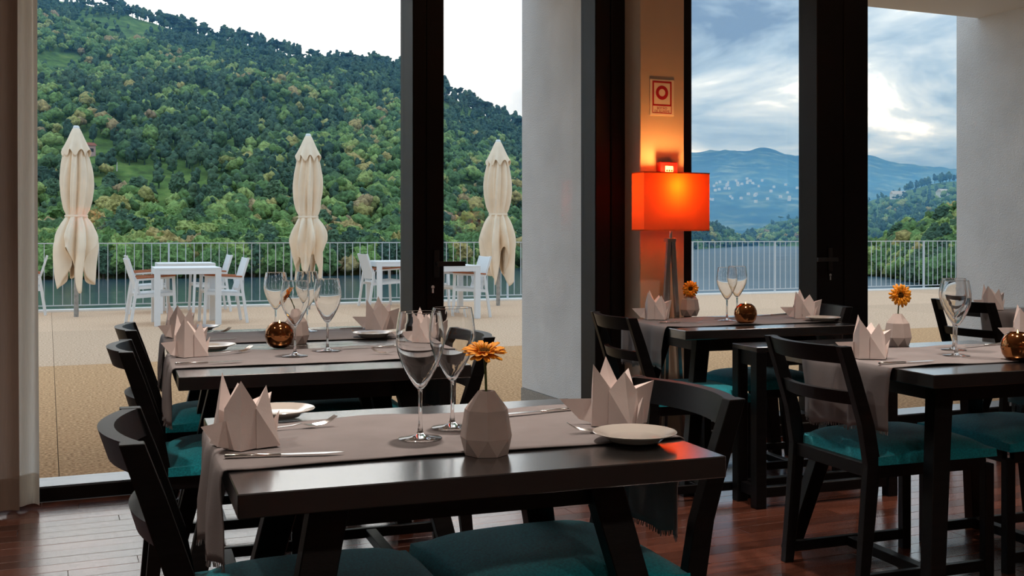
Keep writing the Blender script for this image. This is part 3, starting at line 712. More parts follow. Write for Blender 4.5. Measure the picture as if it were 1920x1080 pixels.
GL = [((788, 822), 'wine glass on the nearest table, the nearer of the two'), ((848, 801), 'wine glass on the nearest table, behind the orange flower'),
      ((553, 667), 'wine glass on the second table, in front of the dark vase'), ((614, 658), 'wine glass standing alone right of the dark vase on the second table'),
      ((517, 626), 'leftmost wine glass, behind the copper ball on the left'), ((576, 621), 'wine glass overlapped by others, window-side left table'),
      ((1363, 601), 'wine glass left of its partner on the lamp table'), ((1382, 595), 'wine glass right of its partner on the lamp table'),
      ((1793, 667), 'wine glass on the right table, nearer of the overlapping pair'), ((1788, 656), 'wine glass on the right table, farther of the overlapping pair')]
for i, (p, lab) in enumerate(GL):
    if i == 0: gl0.location = P(*p, ZR); gl0['label'] = lab
    else: copy_tree(gl0, P(*p, ZR), rng.random()*6, lab)

# ------------------------------------------------------------------ vases with gerbera
def make_vase():
    r = empty('bud_vase', (0, 0, 0), label='', cat='vase', group='faceted taupe bud vases')
    rings = [(0.0, 0.043, 0.0), (0.034, 0.0525, 0.5), (0.088, 0.0435, 0.5), (0.124, 0.0165, 0.5)]; n = 7; mb = MB()
    for z, rad, o in rings:
        for j in range(n): a = 2*math.pi*(j+o)/n; mb.v.append((rad*math.cos(a), rad*math.sin(a), z))
    for i in range(3):
        up = rings[i+1][2] > rings[i][2]
        for j in range(n):
            j2 = (j+1) % n; a, b, c, d = i*n+j, i*n+j2, (i+1)*n+j, (i+1)*n+j2
            if up: mb.f += [(a, b, c), (b, d, c)]
            else: mb.f += [(a, b, d), (a, d, c)]
            mb.m += [0, 0]
    k = len(mb.v)
    for j in range(n): a = 2*math.pi*(j+0.5)/n; mb.v.append((0.010*math.cos(a), 0.010*math.sin(a), 0.124))
    for j in range(n): a = 2*math.pi*(j+0.5)/n; mb.v.append((0.010*math.cos(a), 0.010*math.sin(a), 0.085))
    for j in range(n):
        j2 = (j+1) % n; mb.f += [(3*n+j, 3*n+j2, k+j2, k+j), (k+j, k+j2, k+n+j2, k+n+j)]; mb.m += [0, 0]
    mb.f.append(tuple(range(n))[::-1]); mb.f.append(tuple(k+n+j for j in range(n))); mb.m += [0, 0]
    mb.build('body', M_vase, r, fixn=True)
    return r
def make_flower(base, head, nrm, lab, seed):
    rr = random.Random(seed)
    root = empty('gerbera_flower', base, label=lab, cat='flower', group='orange gerbera flowers')
    hd = Vector(head) - Vector(base); nv = Vector(nrm).normalized()
    p1 = hd - nv*0.012
    pts = [Vector((0, 0, 0)), Vector((hd.x*0.15, hd.y*0.15, hd.z*0.45)), Vector((hd.x*0.5, hd.y*0.5, hd.z*0.8)), p1]
    q = []
    for i in range(9):
        t = i/8; a = pts[0].lerp(pts[1], t); b = pts[1].lerp(pts[2], t); c = pts[2].lerp(pts[3], t); d = a.lerp(b, t); e = b.lerp(c, t); q.append(d.lerp(e, t))
    MB().tube(q, 0.0026, 7).build('stem', M_stem, root, smooth=60)
    rot = Vector((0, 0, 1)).rotation_difference(nv).to_matrix()
    def tr(p): return tuple(hd + rot @ Vector(p))
    mb = MB()
    for (rd, z) in ((0.0, 0.004), (0.009, 0.003), (0.012, 0.0)):
        pass
    mb.lathe([(0, -0.012), (0.008, -0.010), (0.013, -0.002), (0.012, 0.002), (0.007, 0.0045), (0, 0.005)], 16); mb.v = [tr(p) for p in mb.v]
    mb.build('disc', M_disc, root, smooth=60)
    for layer, (n, ln, lift) in enumerate(((17, 0.047, -0.002), (15, 0.040, 0.008), (13, 0.024, 0.012))):
        for k in range(n):
            a = 2*math.pi*(k + 0.5*layer + rr.uniform(-.15, .15))/n; l = ln*rr.uniform(0.9, 1.06); w = 0.0062 if layer < 2 else 0.0035; droop = rr.uniform(-0.006, 0.004) + lift
            ca, sa = math.cos(a), math.sin(a)
            def pp(r_, s, z): return tr((ca*r_ - sa*s, sa*r_ + ca*s, z))
            r0 = 0.009
            vs = [pp(r0, -w*.4, 0), pp(r0, w*.4, 0), pp(r0+(l-r0)*.55, w, droop*.7), pp(r0+(l-r0)*.9, w*.75, droop), pp(l, 0, droop-.001), pp(r0+(l-r0)*.9, -w*.75, droop), pp(r0+(l-r0)*.55, -w, droop*.7), pp(r0+(l-r0)*.5, 0, droop*.7-0.0018)]
            MB().add(vs, [(0, 1, 7), (1, 2, 7), (2, 3, 7), (3, 4, 7), (4, 5, 7), (5, 6, 7), (6, 0, 7)]).build('petal', M_petal, root, smooth=180, solid=0.0008)
    return root
va0 = make_vase()
VS = [((912, 851), 20, 'faceted taupe vase on the nearest table', TZ), ((555, 644), 5, 'dark-looking faceted vase behind the copper ball on the left', TZ),
      ((1293, 592), 40, 'small faceted vase beside the lamp stand', TZ), ((1683, 648), 25, 'faceted taupe vase on the right table before the terrace', TZ)]
CAMD = Vector((-FW[0], -FW[1], 0))
RTV = Vector((RT[0], RT[1], 0)); UP = Vector((0, 0, 1))
FLW = [  # offset of head from vase mouth along camera-right, height, facing
    (-0.004, 0.078, UP*0.95 + CAMD*0.22 + RTV*0.02, 'orange gerbera seen from the side on the nearest table'),
    (-0.040, 0.065, UP*0.55 - RTV*0.85 + CAMD*0.15, 'shaded gerbera leaning left behind a wine glass'),
    (0.000, 0.022, CAMD*0.95 + UP*0.15 - RTV*0.1, 'orange gerbera in front of the small vase by the lamp'),
    (0.012, 0.072, CAMD*0.96 + UP*0.1, 'orange gerbera facing us on the right table, against the terrace')]
for i, (p, r, lab, z) in enumerate(VS):
    b = P(*p, z+0.0005)
    if i == 0: va0.location = b; va0.rotation_euler = (0, 0, math.radians(r)); va0['label'] = lab
    else: copy_tree(va0, b, math.radians(r), lab)
    off, hh, nv, fl_lab = FLW[i]
    base = b + Vector((0, 0, 0.092)); head = b + Vector((0, 0, 0.124+hh)) + RTV*off
    if i == 2: head = head + CAMD*0.03
    make_flower(base, head, nv, fl_lab, 40+i)

# ------------------------------------------------------------------ candle holders
def make_candle():
    r = empty('candle_holder', (0, 0, 0), label='', cat='candle holder', group='round copper candle holders')
    prof = [(0, 0.0), (0.024, 0.0), (0.038, 0.007), (0.049, 0.022), (0.0545, 0.046), (0.052, 0.066), (0.042, 0.085), (0.029, 0.096), (0.0275, 0.0965), (0.027, 0.095), (0.039, 0.083), (0.049, 0.065), (0.0515, 0.046), (0.046, 0.024), (0.036, 0.010), (0, 0.006)]
    MB().lathe(prof, 40).build('bowl', M_copper, r, smooth=50)
    c = MB().lathe([(0, 0.0075), (0.0185, 0.0075), (0.0185, 0.080), (0, 0.080)], 20).build('candle', M_wax, r, smooth=50)
    MB().lathe([(0, 0.081), (0.0026, 0.086), (0.0032, 0.090), (0.0020, 0.097), (0, 0.105)], 10).build('flame', M_flame, c, smooth=180)
    return r
cd0 = make_candle()
CD = [((524, 652), 'round copper candle holder beside the dark vase at left'), ((1398, 607), 'round copper candle holder on the lamp-side table'), ((1908, 676), 'round copper candle holder cut by the right edge')]
for i, (p, lab) in enumerate(CD):
    if i == 0: cd0.location = P(*p, TZ+0.003); cd0['label'] = lab
    else: copy_tree(cd0, P(*p, TZ+0.003), 0, lab)

# ------------------------------------------------------------------ floor lamps
def make_lamp(loc, rz, lab, power):
    r = empty('floor_lamp', loc, rz, label=lab, cat='lamp', group='orange-shaded floor lamps')
    w, d, z0, z1, t = 0.398, 0.128, 1.206, 1.507, 0.003
    mb = MB()
    mb.box(-w/2, w/2, -d/2, -d/2+t, z0, z1).box(-w/2, w/2, d/2-t, d/2, z0, z1).box(-w/2, -w/2+t, -d/2+t, d/2-t, z0, z1).box(w/2-t, w/2, -d/2+t, d/2-t, z0, z1)
    # single-sheet fabric so the bulb glows through
    sh = MB(); c = [(-w/2, -d/2), (w/2, -d/2), (w/2, d/2), (-w/2, d/2)]
    for i in range(4):
        a, b = c[i], c[(i+1) % 4]; sh.add([(a[0], a[1], z0), (b[0], b[1], z0), (b[0], b[1], z1), (a[0], a[1], z1)], [(0, 1, 2, 3)])
    s = sh.build('lamp_shade', M_shade, r)
    tr = MB()
    for z in (z0, z1):
        for i in range(4):
            a, b = c[i], c[(i+1) % 4]; tr.bar((a[0], a[1], z), (b[0], b[1], z), 0.004, 0.006)
    tr.build('trim', M_shade, s)
    for s_ in (-1, 1):
        MB().bar((s_*0.012, 0.0, 1.150), (s_*0.085, 0.0, 0.012), 0.022, 0.020, up=(0, 1, 0)).build('leg', M_chrome, r, bevel=0.001)
    MB().bar((0.0, 0.02, 1.150), (0.0, 0.062, 0.012), 0.020, 0.018, up=(0, 1, 0)).build('leg', M_chrome, r, bevel=0.001)
    MB().box(-0.026, 0.026, -0.012, 0.030, 1.146, 1.164).build('yoke', M_chrome, r, bevel=0.001)
    MB().box(-0.10, 0.10, -0.012, 0.012, 0.0, 0.012).box(-0.011, 0.011, 0.012, 0.072, 0.0, 0.012).build('foot', M_chrome, r)
    MB().tube([(0, 0, 1.164), (0, 0, 1.30)], 0.008, 10).build('rod', M_chrome, r, smooth=60)
    bulb = MB().lathe([(0, 1.30), (0.012, 1.305), (0.014, 1.325), (0.026, 1.352), (0.028, 1.372), (0.020, 1.392), (0, 1.400)], 16).build('bulb', mat('lamp_bulb', (1, 0.8, 0.5), 0.5, emit=(1.0, 0.55, 0.20), emit_s=25), r, smooth=180)
    ld = bpy.data.lights.new('bulb_light', 'POINT'); ld.energy = power; ld.color = (1.0, 0.42, 0.10); ld.shadow_soft_size = 0.03
    lo = bpy.data.objects.new('bulb_light', ld); COL.objects.link(lo); lo.parent = r; lo.location = (0, -0.0, 1.44)
    return r
LX = (PY(1208, 440, 4.865).x + PY(1330, 440, 4.865).x)/2
make_lamp((LX, 4.865+0.064, 0), 0.0, 'floor lamp with glowing orange box shade before the cream pillar', 9.0)
make_lamp((0.42, -3.0, 0), 0.0, 'floor lamp seen only as an orange reflection in the left window', 11.0)
make_lamp((5.25, -3.0, 0), 0.0, 'floor lamp seen only as an orange reflection in the terrace door', 11.0)
cord = MB().tube([(LX+0.02, 5.03, 0.25), (LX+0.03, 5.02, 0.12), (LX+0.0, 5.00, 0.04), (LX-0.06, 4.98, 0.008), (LX-0.10, 4.96, 0.006)], 0.003, 6).build('power_cord', M_dark, smooth=60)
finish(cord, 'thin dark power cord of the lamp running down by the pillar', 'cord')

# sign and alarm button on the pillar
def text_mesh(body, size, m, parent, loc, name='lettering'):
    cu = bpy.data.curves.new(name, 'FONT'); cu.body = body; cu.size = size; cu.align_x = 'CENTER'; cu.align_y = 'CENTER'; cu.extrude = 0.00005; cu.offset = 0.0; cu.space_character = 1.04
    ob = bpy.data.objects.new(name, cu); COL.objects.link(ob); dg = bpy.context.evaluated_depsgraph_get()
    me = bpy.data.meshes.new_from_object(ob.evaluated_get(dg)); bpy.data.objects.remove(ob)
    me.materials.clear(); me.materials.append(m)
    o = bpy.data.objects.new(name, me); COL.objects.link(o); o.parent = parent; o.location = loc; o.rotation_euler = (math.pi/2, 0, 0)
    return o
def sign():
    a, b = PY(1218, 148, YP), PY(1263, 218, YP); w, h = b.x-a.x, a.z-b.z
    s = empty('alarm_sign', ((a.x+b.x)/2, YP-0.001, (a.z+b.z)/2), label='white and red fire alarm sign on the cream pillar', cat='sign')
    MB().box(-w/2, w/2, -0.003, 0.0, -h/2, h/2).build('plate', M_signw, s, bevel=0.0005)
    y0, y1 = -0.0034, -0.0030; mw = w*0.40; zt, zb = h*0.455, -h*0.44; zm0, zm1 = -h*0.19, -h*0.235; t = w*0.065
    fr = MB().box(-mw, mw, y0, y1, zt-t, zt).box(-mw, mw, y0, y1, zm1, zm0).box(-mw, -mw+t, y0, y1, zm0, zt-t).box(mw-t, mw, y0, y1, zm0, zt-t); fr.build('red_border', M_signr, s)
    MB().box(-mw, mw, y0, y1, zb, zb+h*0.02).box(-mw, -mw+t*.4, y0, y1, zb+h*.02, zm1).box(mw-t*.4, mw, y0, y1, zb+h*.02, zm1).build('red_border', M_signr, s)
    rg = MB(); n = 40; zc = h*0.135
    ro, ri = w*0.255, w*0.135
    for k in range(n):
        t0 = 2*math.pi*k/n; rg.v += [(ro*math.cos(t0), y0, zc+ro*math.sin(t0)), (ri*math.cos(t0), y0, zc+ri*math.sin(t0)), (ro*math.cos(t0), y1, zc+ro*math.sin(t0)), (ri*math.cos(t0), y1, zc+ri*math.sin(t0))]
    for k in range(n):
        a_, b_ = 4*k, 4*((k+1) % n); rg.f += [(a_, b_, b_+1, a_+1), (a_, a_+2, b_+2, b_), (a_+1, b_+1, b_+3, a_+3)]; rg.m += [0]*3
    rg.build('red_ring', M_signr, s, fixn=True)
    text_mesh('BOTÃO', w*0.118, M_signr, s, (0, y0, -h*0.300)); text_mesh('DE ALARME', w*0.118, M_signr, s, (0, y0, -h*0.385))
sign()
def alarm():
    a, b = PY(1230, 304, YP), PY(1262, 340, YP); w = b.x-a.x; h = w
    s = empty('alarm_button', ((a.x+b.x)/2, YP-0.001, a.z-h/2), label='small red fire alarm call point just above the lamp shade', cat='alarm button')
    MB().box(-w/2, w/2, -0.045, 0, -h/2, h/2).build('housing', M_red, s, bevel=0.004)
    MB().box(-w*0.23, w*0.23, -0.048, -0.045, -h*0.02, h*0.30).build('press_plate', M_signw, s, bevel=0.001)
    for k in (-1, 0, 1): MB().tube([(k*w*0.14, -0.0495, h*0.06), (k*w*0.14, -0.048, h*0.06)], w*0.05, 10).build('dot', M_dark, s)
alarm()

# ------------------------------------------------------------------ unseen ceiling lights added as warm fill, behind and above the frame
def fill_light(x, y, lab, power, beam=84):
    r = empty('ceiling_fill_light', (x, y, ZC), label=lab, cat='ceiling light', group='added warm fill lights')
    MB().lathe([(0.055, -0.004), (0.07, -0.004), (0.07, -0.0005), (0.055, -0.0005)], 24, close=True).build('ring', M_white, r)
    MB().lathe([(0, -0.003), (0.055, -0.003), (0.055, -0.001), (0, -0.001)], 24).build('lens', mat('warm_lens', (1, .8, .6), .5, emit=(1, 0.66, 0.40), emit_s=0.4), r)
    ld = bpy.data.lights.new('fill_light', 'AREA'); ld.shape = 'DISK'; ld.size = 0.11; ld.energy = power; ld.spread = math.radians(beam); ld.color = (1.0, 0.85, 0.74)
    lo = bpy.data.objects.new('fill_light', ld); COL.objects.link(lo); lo.parent = r; lo.location = (0, 0, -0.012)
k = 0
for yy in (2.45, 3.6):
    for xx in (-0.8, 0.9, 2.6, 4.3): fill_light(xx, yy, 'unseen warm fill light added above the dining tables, out of the frame', 6.5)

for xx in (-0.8, 0.9, 2.6, 4.3): fill_light(xx, -1.2, 'unseen warm fill light added behind the viewer, out of the frame', 14.0, 130)  # rear row added to brighten the front seats and camera-facing sides

# ------------------------------------------------------------------ terrace umbrellas
def make_umbrella(loc, lab, seed, top_z, tie_z, hem_z, lean):
    rr = random.Random(seed); r = empty('closed_parasol', loc, rr.random()*6, label=lab, cat='parasol', group='closed cream parasols')
    MB().tube([(0, 0, 0), (0, 0, 0.55)], 0.034, 14).build('base_sleeve', M_pole, r, smooth=60)
    MB().tube([(0, 0, 0.55), (0, 0, top_z-0.02)], 0.026, 12).build('pole', M_pole, r, smooth=60)
    MB().tube([(0.034, 0, 0.40), (0.055, 0, 0.40)], 0.012, 10).build('clamp_knob', M_dark, r, smooth=60)
    nf = 8; ph = rr.random()*6; zt = top_z-0.04
    def R(z):
        if z > tie_z:
            t = (z-tie_z)/(zt-tie_z)
            return 0.135 + 0.055*math.sin(math.pi*min(1, t*1.35)) if t < 0.72 else 0.135 + 0.0103 - 0.11*(t-0.72)/0.28
        t = (tie_z-z)/(tie_z-hem_z); return 0.135 + 0.105*math.sin(math.pi*0.5*min(1, t*1.9)) - 0.055*max(0, t-0.5)*2
    def fn(u, v):
        a = 2*math.pi*u; z = zt + (hem_z-zt)*v; vt = (zt-tie_z)/(zt-hem_z)
        w = max(0, (v-vt)/(1-vt))
        hem = w*w*(0.24*math.sin(4*a+ph) + 0.10*math.sin(3*a+2*ph))
        near = math.exp(-((z-tie_z)/0.07)**2)
        fold = 0.25*math.sin(nf*a+ph+1.2*math.sin(5*v+ph)) + 0.12*math.sin((nf*2+1)*a+9*v)
        fold += w*(0.26*math.sin(nf*a+ph+2.2*w) + 0.12*math.sin(5*a+6*w))
        rad = max(0.035, R(z)*(1 + fold*(1-0.55*near)))
        return (rad*math.cos(a) + lean*w*w*0.06, rad*math.sin(a)*0.95, z + hem)
    MB().grid(fn, 128, 70).build('canopy', M_canvas, r, smooth=180, solid=0.004)
    def cap(u, v):
        a = 2*math.pi*u; z = top_z-0.03-0.36*v + (v**3)*0.05*math.sin(nf*a+ph+1)
        rad = 0.045+0.145*v**0.85*(1+0.16*v*math.sin(nf*a+ph)); return (rad*math.cos(a), rad*math.sin(a), z)
    MB().grid(cap, 96, 20).build('vent_cap', M_canvas, r, smooth=180, solid=0.004)
    MB().lathe([(0, top_z+0.012), (0.03, top_z+0.01), (0.045, top_z-0.01), (0.045, top_z-0.032), (0, top_z-0.034)], 20).build('finial', M_white, r, smooth=50)
    MB().lathe([(R(tie_z)*1.08+0.010, tie_z-0.015), (R(tie_z)*1.08+0.016, tie_z), (R(tie_z)*1.08+0.010, tie_z+0.015), (R(tie_z)*1.08, tie_z)], 24, close=True).build('tie_band', M_canvas, r, smooth=60)
    return r
def zat(py, base):
    d = base.x*FW[0] + base.y*FW[1]; return H - (py-YH)/FPX*d
for (px, py, ty, tie, hem, lab, sd, ln) in ((143, 594, 237, 405, 505, 'leftmost closed cream parasol on the terrace', 3, -1), (578, 580, 252, 407, 500, 'middle closed cream parasol on the terrace, behind the wine glasses', 8, 1), (934, 573, 263, 402, 500, 'closed cream parasol seen through the terrace door, beside the white wall', 14, 1)):
    b = P(px, py, 0); make_umbrella(b, lab, sd, zat(ty, b), zat(tie, b), zat(hem, b), ln)

# ------------------------------------------------------------------ terrace tables and chairs
def make_ttable():
    t = empty('terrace_table', (0, 0, 0), label='', cat='table', group='white terrace tables')
    w = 0.42; z = 0.755
    MB().box(-w, w, -w, w, z-0.03, z).build('table_top', M_white, t, bevel=0.003)
    for sx in (-1, 1):
        for sy in (-1, 1):
            MB().box(sx*w-0.0 if sx < 0 else w-0.075, -w+0.075 if sx < 0 else w, -w if sy < 0 else w-0.075, -w+0.075 if sy < 0 else w, 0, z-0.03).build('leg', M_white, t, bevel=0.003)
    for s in (-1, 1):
        MB().box(-w+0.075, w-0.075, s*(w-0.02)-0.018, s*(w-0.02)+0.018, z-0.085, z-0.03).build('apron', M_white, t)
        MB().box(s*(w-0.02)-0.018, s*(w-0.02)+0.018, -w+0.075, w-0.075, z-0.085, z-0.03).build('apron', M_white, t)
    return t
def make_tchair():
    c = empty('terrace_armchair', (0, 0, 0), label='', cat='chair', group='white terrace armchairs with teak arms')
    hw = 0.27
    for s in (-1, 1):
        y = s*hw
        MB().bar((0.27, y, 0), (0.245, y, 0.63), 0.03, 0.038, up=(1, 0, 0)).build('front_leg', M_white, c, bevel=0.002)
        MB().bar((-0.29, y, 0), (-0.20, y, 0.63), 0.03, 0.038, up=(1, 0, 0)).build('rear_leg', M_white, c, bevel=0.002)
        MB().bar((-0.21, y, 0.60), (0.265, y, 0.63), 0.03, 0.026).build('arm_frame', M_white, c)
        MB().bar((-0.22, y, 0.625), (0.272, y, 0.655), 0.052, 0.020).build('armrest', M_teak, c, bevel=0.003)
        MB().bar((-0.17, s*(hw-0.04), 0.40), (-0.315, s*(hw-0.04), 0.875), 0.026, 0.030, up=(1, 0, 0)).build('back_post', M_white, c, bevel=0.002)
        MB().bar((-0.235, y, 0.38), (0.255, y, 0.41), 0.028, 0.04).build('seat_rail', M_white, c)
    MB().hexa([(-0.20, -hw+0.03, 0.40), (0.255, -hw+0.03, 0.425), (0.255, hw-0.03, 0.425), (-0.20, hw-0.03, 0.40)], [(-0.20, -hw+0.03, 0.425), (0.255, -hw+0.03, 0.45), (0.255, hw-0.03, 0.45), (-0.20, hw-0.03, 0.425)]).build('seat', M_sling, c, bevel=0.004)
    MB().hexa([(-0.195, -hw+0.05, 0.46), (-0.180, -hw+0.05, 0.46), (-0.180, hw-0.05, 0.46), (-0.195, hw-0.05, 0.46)], [(-0.322, -hw+0.05, 0.87), (-0.305, -hw+0.05, 0.87), (-0.305, hw-0.05, 0.87), (-0.322, hw-0.05, 0.87)]).build('backrest', M_sling, c, bevel=0.003)
    return c
tt0 = make_ttable(); tc0 = make_tchair()
def near_left(px, py): return P(px, py, 0)
TT = []
ta = (P(297, 612, 0) + P(412, 609, 0))/2 + Vector((0, 0.40, 0)); TT.append((ta, -2, 'white terrace table in front of its twin, left of the mullion'))
tb = Vector((ta.x+0.25, ta.y+2.35, 0)); TT.append((tb, -2, 'white terrace table nearer the railing, half hidden by its twin'))
td = P(695, 574, 0) + Vector((0.40, 0.40, 0)); td.y = min(td.y, 17.35); TT.append((td, -2, 'white terrace table cut by the dark mullion'))
te = P(898, 597, 0) + Vector((-0.40, 0.38, 0)); TT.append((te, -2, 'white terrace table seen through the terrace door'))
for i, (p, r, lab) in enumerate(TT):
    if i == 0: tt0.location = p; tt0.rotation_euler = (0, 0, math.radians(r)); tt0['label'] = lab
    else: copy_tree(tt0, p, math.radians(r), lab)
TCH = [(ta + Vector((-0.44, 0.02, 0)), 3, 'white terrace armchair at the left side of the front terrace table'),
       (ta + Vector((0.48, 0.02, 0)), 180, 'white terrace armchair at the right side of the front terrace table'),
       (tb + Vector((-0.55, -0.02, 0)), 0, 'white terrace armchair at left by the railing, behind another armchair'),
       (tb + Vector((0.36, -0.05, 0)), 180, 'white terrace armchair by the railing, right of the rear terrace table'),
       (P(84, 585, 0) + Vector((-0.28, 0.0, 0)), 180, 'white terrace armchair beside the curtain, left of the leftmost parasol'),
       (td + Vector((-0.26, 0.02, 0)), 3, 'white terrace armchair left of the dark mullion, at the cut-off table'),
       (te + Vector((0.34, 0.02, 0)), 178, 'white terrace armchair beside the parasol seen through the door'),
       (te + Vector((0.12, 1.15, 0)), -84, 'white terrace armchair facing us, behind the table seen through the door')]
for i, (p, r, lab) in enumerate(TCH):
    if p.y > 17.6: p.y = 17.6
    if i == 0: tc0.location = p; tc0.rotation_euler = (0, 0, math.radians(r)); tc0['label'] = lab
    else: copy_tree(tc0, p, math.radians(r), lab)

# ------------------------------------------------------------------ river and hills
HW = 10.0; ZW = H - HW
box_obj('river_water', M_water, -1500, 4500, YE+2.0, 7000, ZW-1, ZW, kind='structure')['label'] = 'rippled blue-grey river below the terrace'
def lerp_tab(tab, u):
    if u <= tab[0][0]: return tab[0][1]
    for (a, b), (c, d) in zip(tab, tab[1:]):
        if u <= c: t = (u-a)/(c-a); return b + (d-b)*t
    return tab[-1][1]
class Hill:
    def __init__(s, ridge, shore, depth, curve, bump, seed): s.ridge, s.shore, s.depth, s.curve, s.bump, s.seed = ridge, shore, depth, curve, bump, seed
    def r0(s, u): return HW*FPX/(lerp_tab(s.shore, u)-YH)
    def pos(s, u, t):
        r0 = s.r0(u); r1 = r0 + lerp_tab(s.depth, u); d = r0 + (r1-r0)*t
        zr = H + (YH-lerp_tab(s.ridge, u))/FPX*r1; z0 = ZW-1.0
        if t <= 1: k = max(t, 0)**s.curve
        else: k = 1 - (t-1)*0.8
        z = z0 + (zr-z0)*k
        p = PD(u, YH, d); q = Vector((p.x*0.008+s.seed, p.y*0.008, 0))
        z += s.bump*noise.fractal(q, 0.9, 2.0, 5)*min(1, max(t, 0)*3)
        return Vector((p.x, p.y, z if t > 0.001 else ZW-1.5))
    def mesh(s, name, u0, u1, nu, nt, m, label, tmax=1.35):
        mb = MB(); mb.grid(lambda a, b: s.pos(u0+(u1-u0)*a, -0.02+(tmax+0.02)*b), nu, nt)
        o = mb.build(name, m, smooth=180, kind='structure', fixn=False); o['label'] = label; return o
hill1 = Hill([(-500, -120), (0, -40), (120, 0), (230, 22), (330, 52), (400, 66), (500, 86), (600, 106), (680, 122), (757, 142), (833, 186), (900, 212), (977, 236), (1050, 282), (1117, 322), (1220, 385), (1300, 418), (1360, 440), (1405, 456)],
             [(-500, 532), (75, 524), (500, 520), (757, 514), (977, 502), (1117, 486), (1300, 468), (1405, 461)],
             [(-500, 520), (500, 460), (757, 400), (977, 330), (1117, 260), (1300, 140), (1405, 60)], 1.05, 9.0, 3.0)
hill3 = Hill([(1560, 500), (1630, 478), (1660, 455), (1700, 432), (1745, 414), (1792, 398), (1900, 350), (2300, 250)], [(1560, 505), (1640, 519), (1792, 545), (1900, 560), (2300, 590)], [(1560, 40), (1640, 70), (1792, 130), (2300, 220)], 0.95, 4.0, 31.0)
hill2 = Hill([(1280, 452), (1375, 455), (1400, 446), (1440, 428), (1480, 416), (1530, 404), (1628, 378), (1670, 370), (1700, 364), (1760, 352), (1792, 348), (1900, 338), (2400, 320)], [(1280, 461), (1530, 463), (1628, 466), (2400, 480)], [(1280, 200), (1400, 320), (1530, 650), (1792, 700), (2400, 800)], 1.0, 10.0, 57.0)
hill4 = Hill([(900, 310), (1200, 296), (1300, 286), (1345, 284), (1380, 282), (1420, 278), (1455, 282), (1490, 291), (1530, 296), (1580, 294), (1628, 293), (1680, 303), (1720, 310), (1792, 315), (1900, 322), (2400, 330)], [(900, 449), (2400, 449.5)], [(900, 2200), (2400, 2400)], 1.0, 14.0, 77.0)
hill1.mesh('hill_ground', -500, 1405, 150, 60, M_hill, 'wooded slope of the near hill across the river')
hill3.mesh('hill_ground', 1560, 2300, 60, 24, M_hill, 'wooded near bank at the right')
hill2.mesh('hill_ground', 1280, 2400, 90, 40, M_hill, 'green middle hill with white houses')
hill4.mesh('mountain_ridge', 900, 2400, 160, 50, M_far, 'hazy blue mountain range on the horizon')

# tree templates
def blob_tree(seed, kind, sub, lod=False):
    rr = random.Random(seed); bm = bmesh.new(); blobs = []
    if kind == 'round':
        blobs = [(Vector((0, 0, 0.60)), 0.34)] + [(Vector((math.cos(a)*rr.uniform(.18, .30), math.sin(a)*rr.uniform(.18, .30), rr.uniform(.38, .78))), rr.uniform(.18, .26)) for a in [i*1.05+rr.random() for i in range(6)]]
    elif kind == 'pine':
        blobs = [(Vector((rr.uniform(-.06, .06), rr.uniform(-.06, .06), z)), s) for z, s in ((0.42, .17), (0.58, .19), (0.72, .15), (0.86, .10))] + [(Vector((rr.uniform(-.16, .16), rr.uniform(-.16, .16), rr.uniform(.5, .75))), .10) for _ in range(3)]
    else:   # umbrella pine
        blobs = [(Vector((math.cos(a)*r_, math.sin(a)*r_, 0.80+rr.uniform(-.04, .06))), rr.uniform(.15, .2)) for a, r_ in ((0, 0), (0.3, .25), (1.6, .26), (2.9, .24), (4.0, .27), (5.2, .25))]
    if lod: blobs = blobs[:5] if kind == 'round' else blobs[:4] if kind == 'pine' else blobs
    V = []; F = []
    for c, s in blobs:
        b2 = bmesh.new(); bmesh.ops.create_icosphere(b2, subdivisions=sub, radius=1.0); k = len(V)
        sq = 0.55 if kind == 'umbrella' else (1.0 if kind == 'round' else 1.25)
        for v in b2.verts:
            n_ = v.co.normalized(); d = 1 + 0.30*noise.noise(n_*2.3 + c*9) + 0.38*noise.noise(n_*6.5 + c*5) + (rr.uniform(-.21, .21) if sub > 2 else rr.uniform(-.27, .27))
            V.append((c.x+n_.x*s*d, c.y+n_.y*s*d, c.z+n_.z*s*d*sq))
        for f in b2.faces: F.append(tuple(k+v.index for v in f.verts))
        b2.free()
    bm.free(); nleaf = len(F); k = len(V)
    for (r_, z) in ((0.030, 0.0), (0.018, 0.6)):
        for j in range(5): V.append((r_*math.cos(1.257*j), r_*math.sin(1.257*j), z))
    for j in range(5): F.append((k+j, k+(j+1) % 5, k+5+(j+1) % 5, k+5+j))
    return V, F, nleaf
KINDS = {'round': (M_leafi, 4), 'pine': (M_pinei, 3), 'umbrella': (M_pinei, 1)}
TPL = {}; MESH = {}
for kd, (m, cnt) in KINDS.items():
    for i in range(cnt):
        TPL[(kd, i)] = blob_tree(100+i*7+len(kd), kd, 3)
        V, F, nl = TPL[(kd, i)]; me = bpy.data.meshes.new('tree'); me.from_pydata(V, [], F); me.materials.append(m); me.materials.append(M_trunk)
        me.polygons.foreach_set('material_index', [0]*nl + [1]*(len(F)-nl)); me.update(); MESH[(kd, i)] = me
def proj(p):
    d = p.x*FW[0]+p.y*FW[1]; l = p.x*RT[0]+p.y*RT[1]; return 960+FPX*l/d, YH-FPX*(p.z-H)/d, d
tr = random.Random(5); trees = []
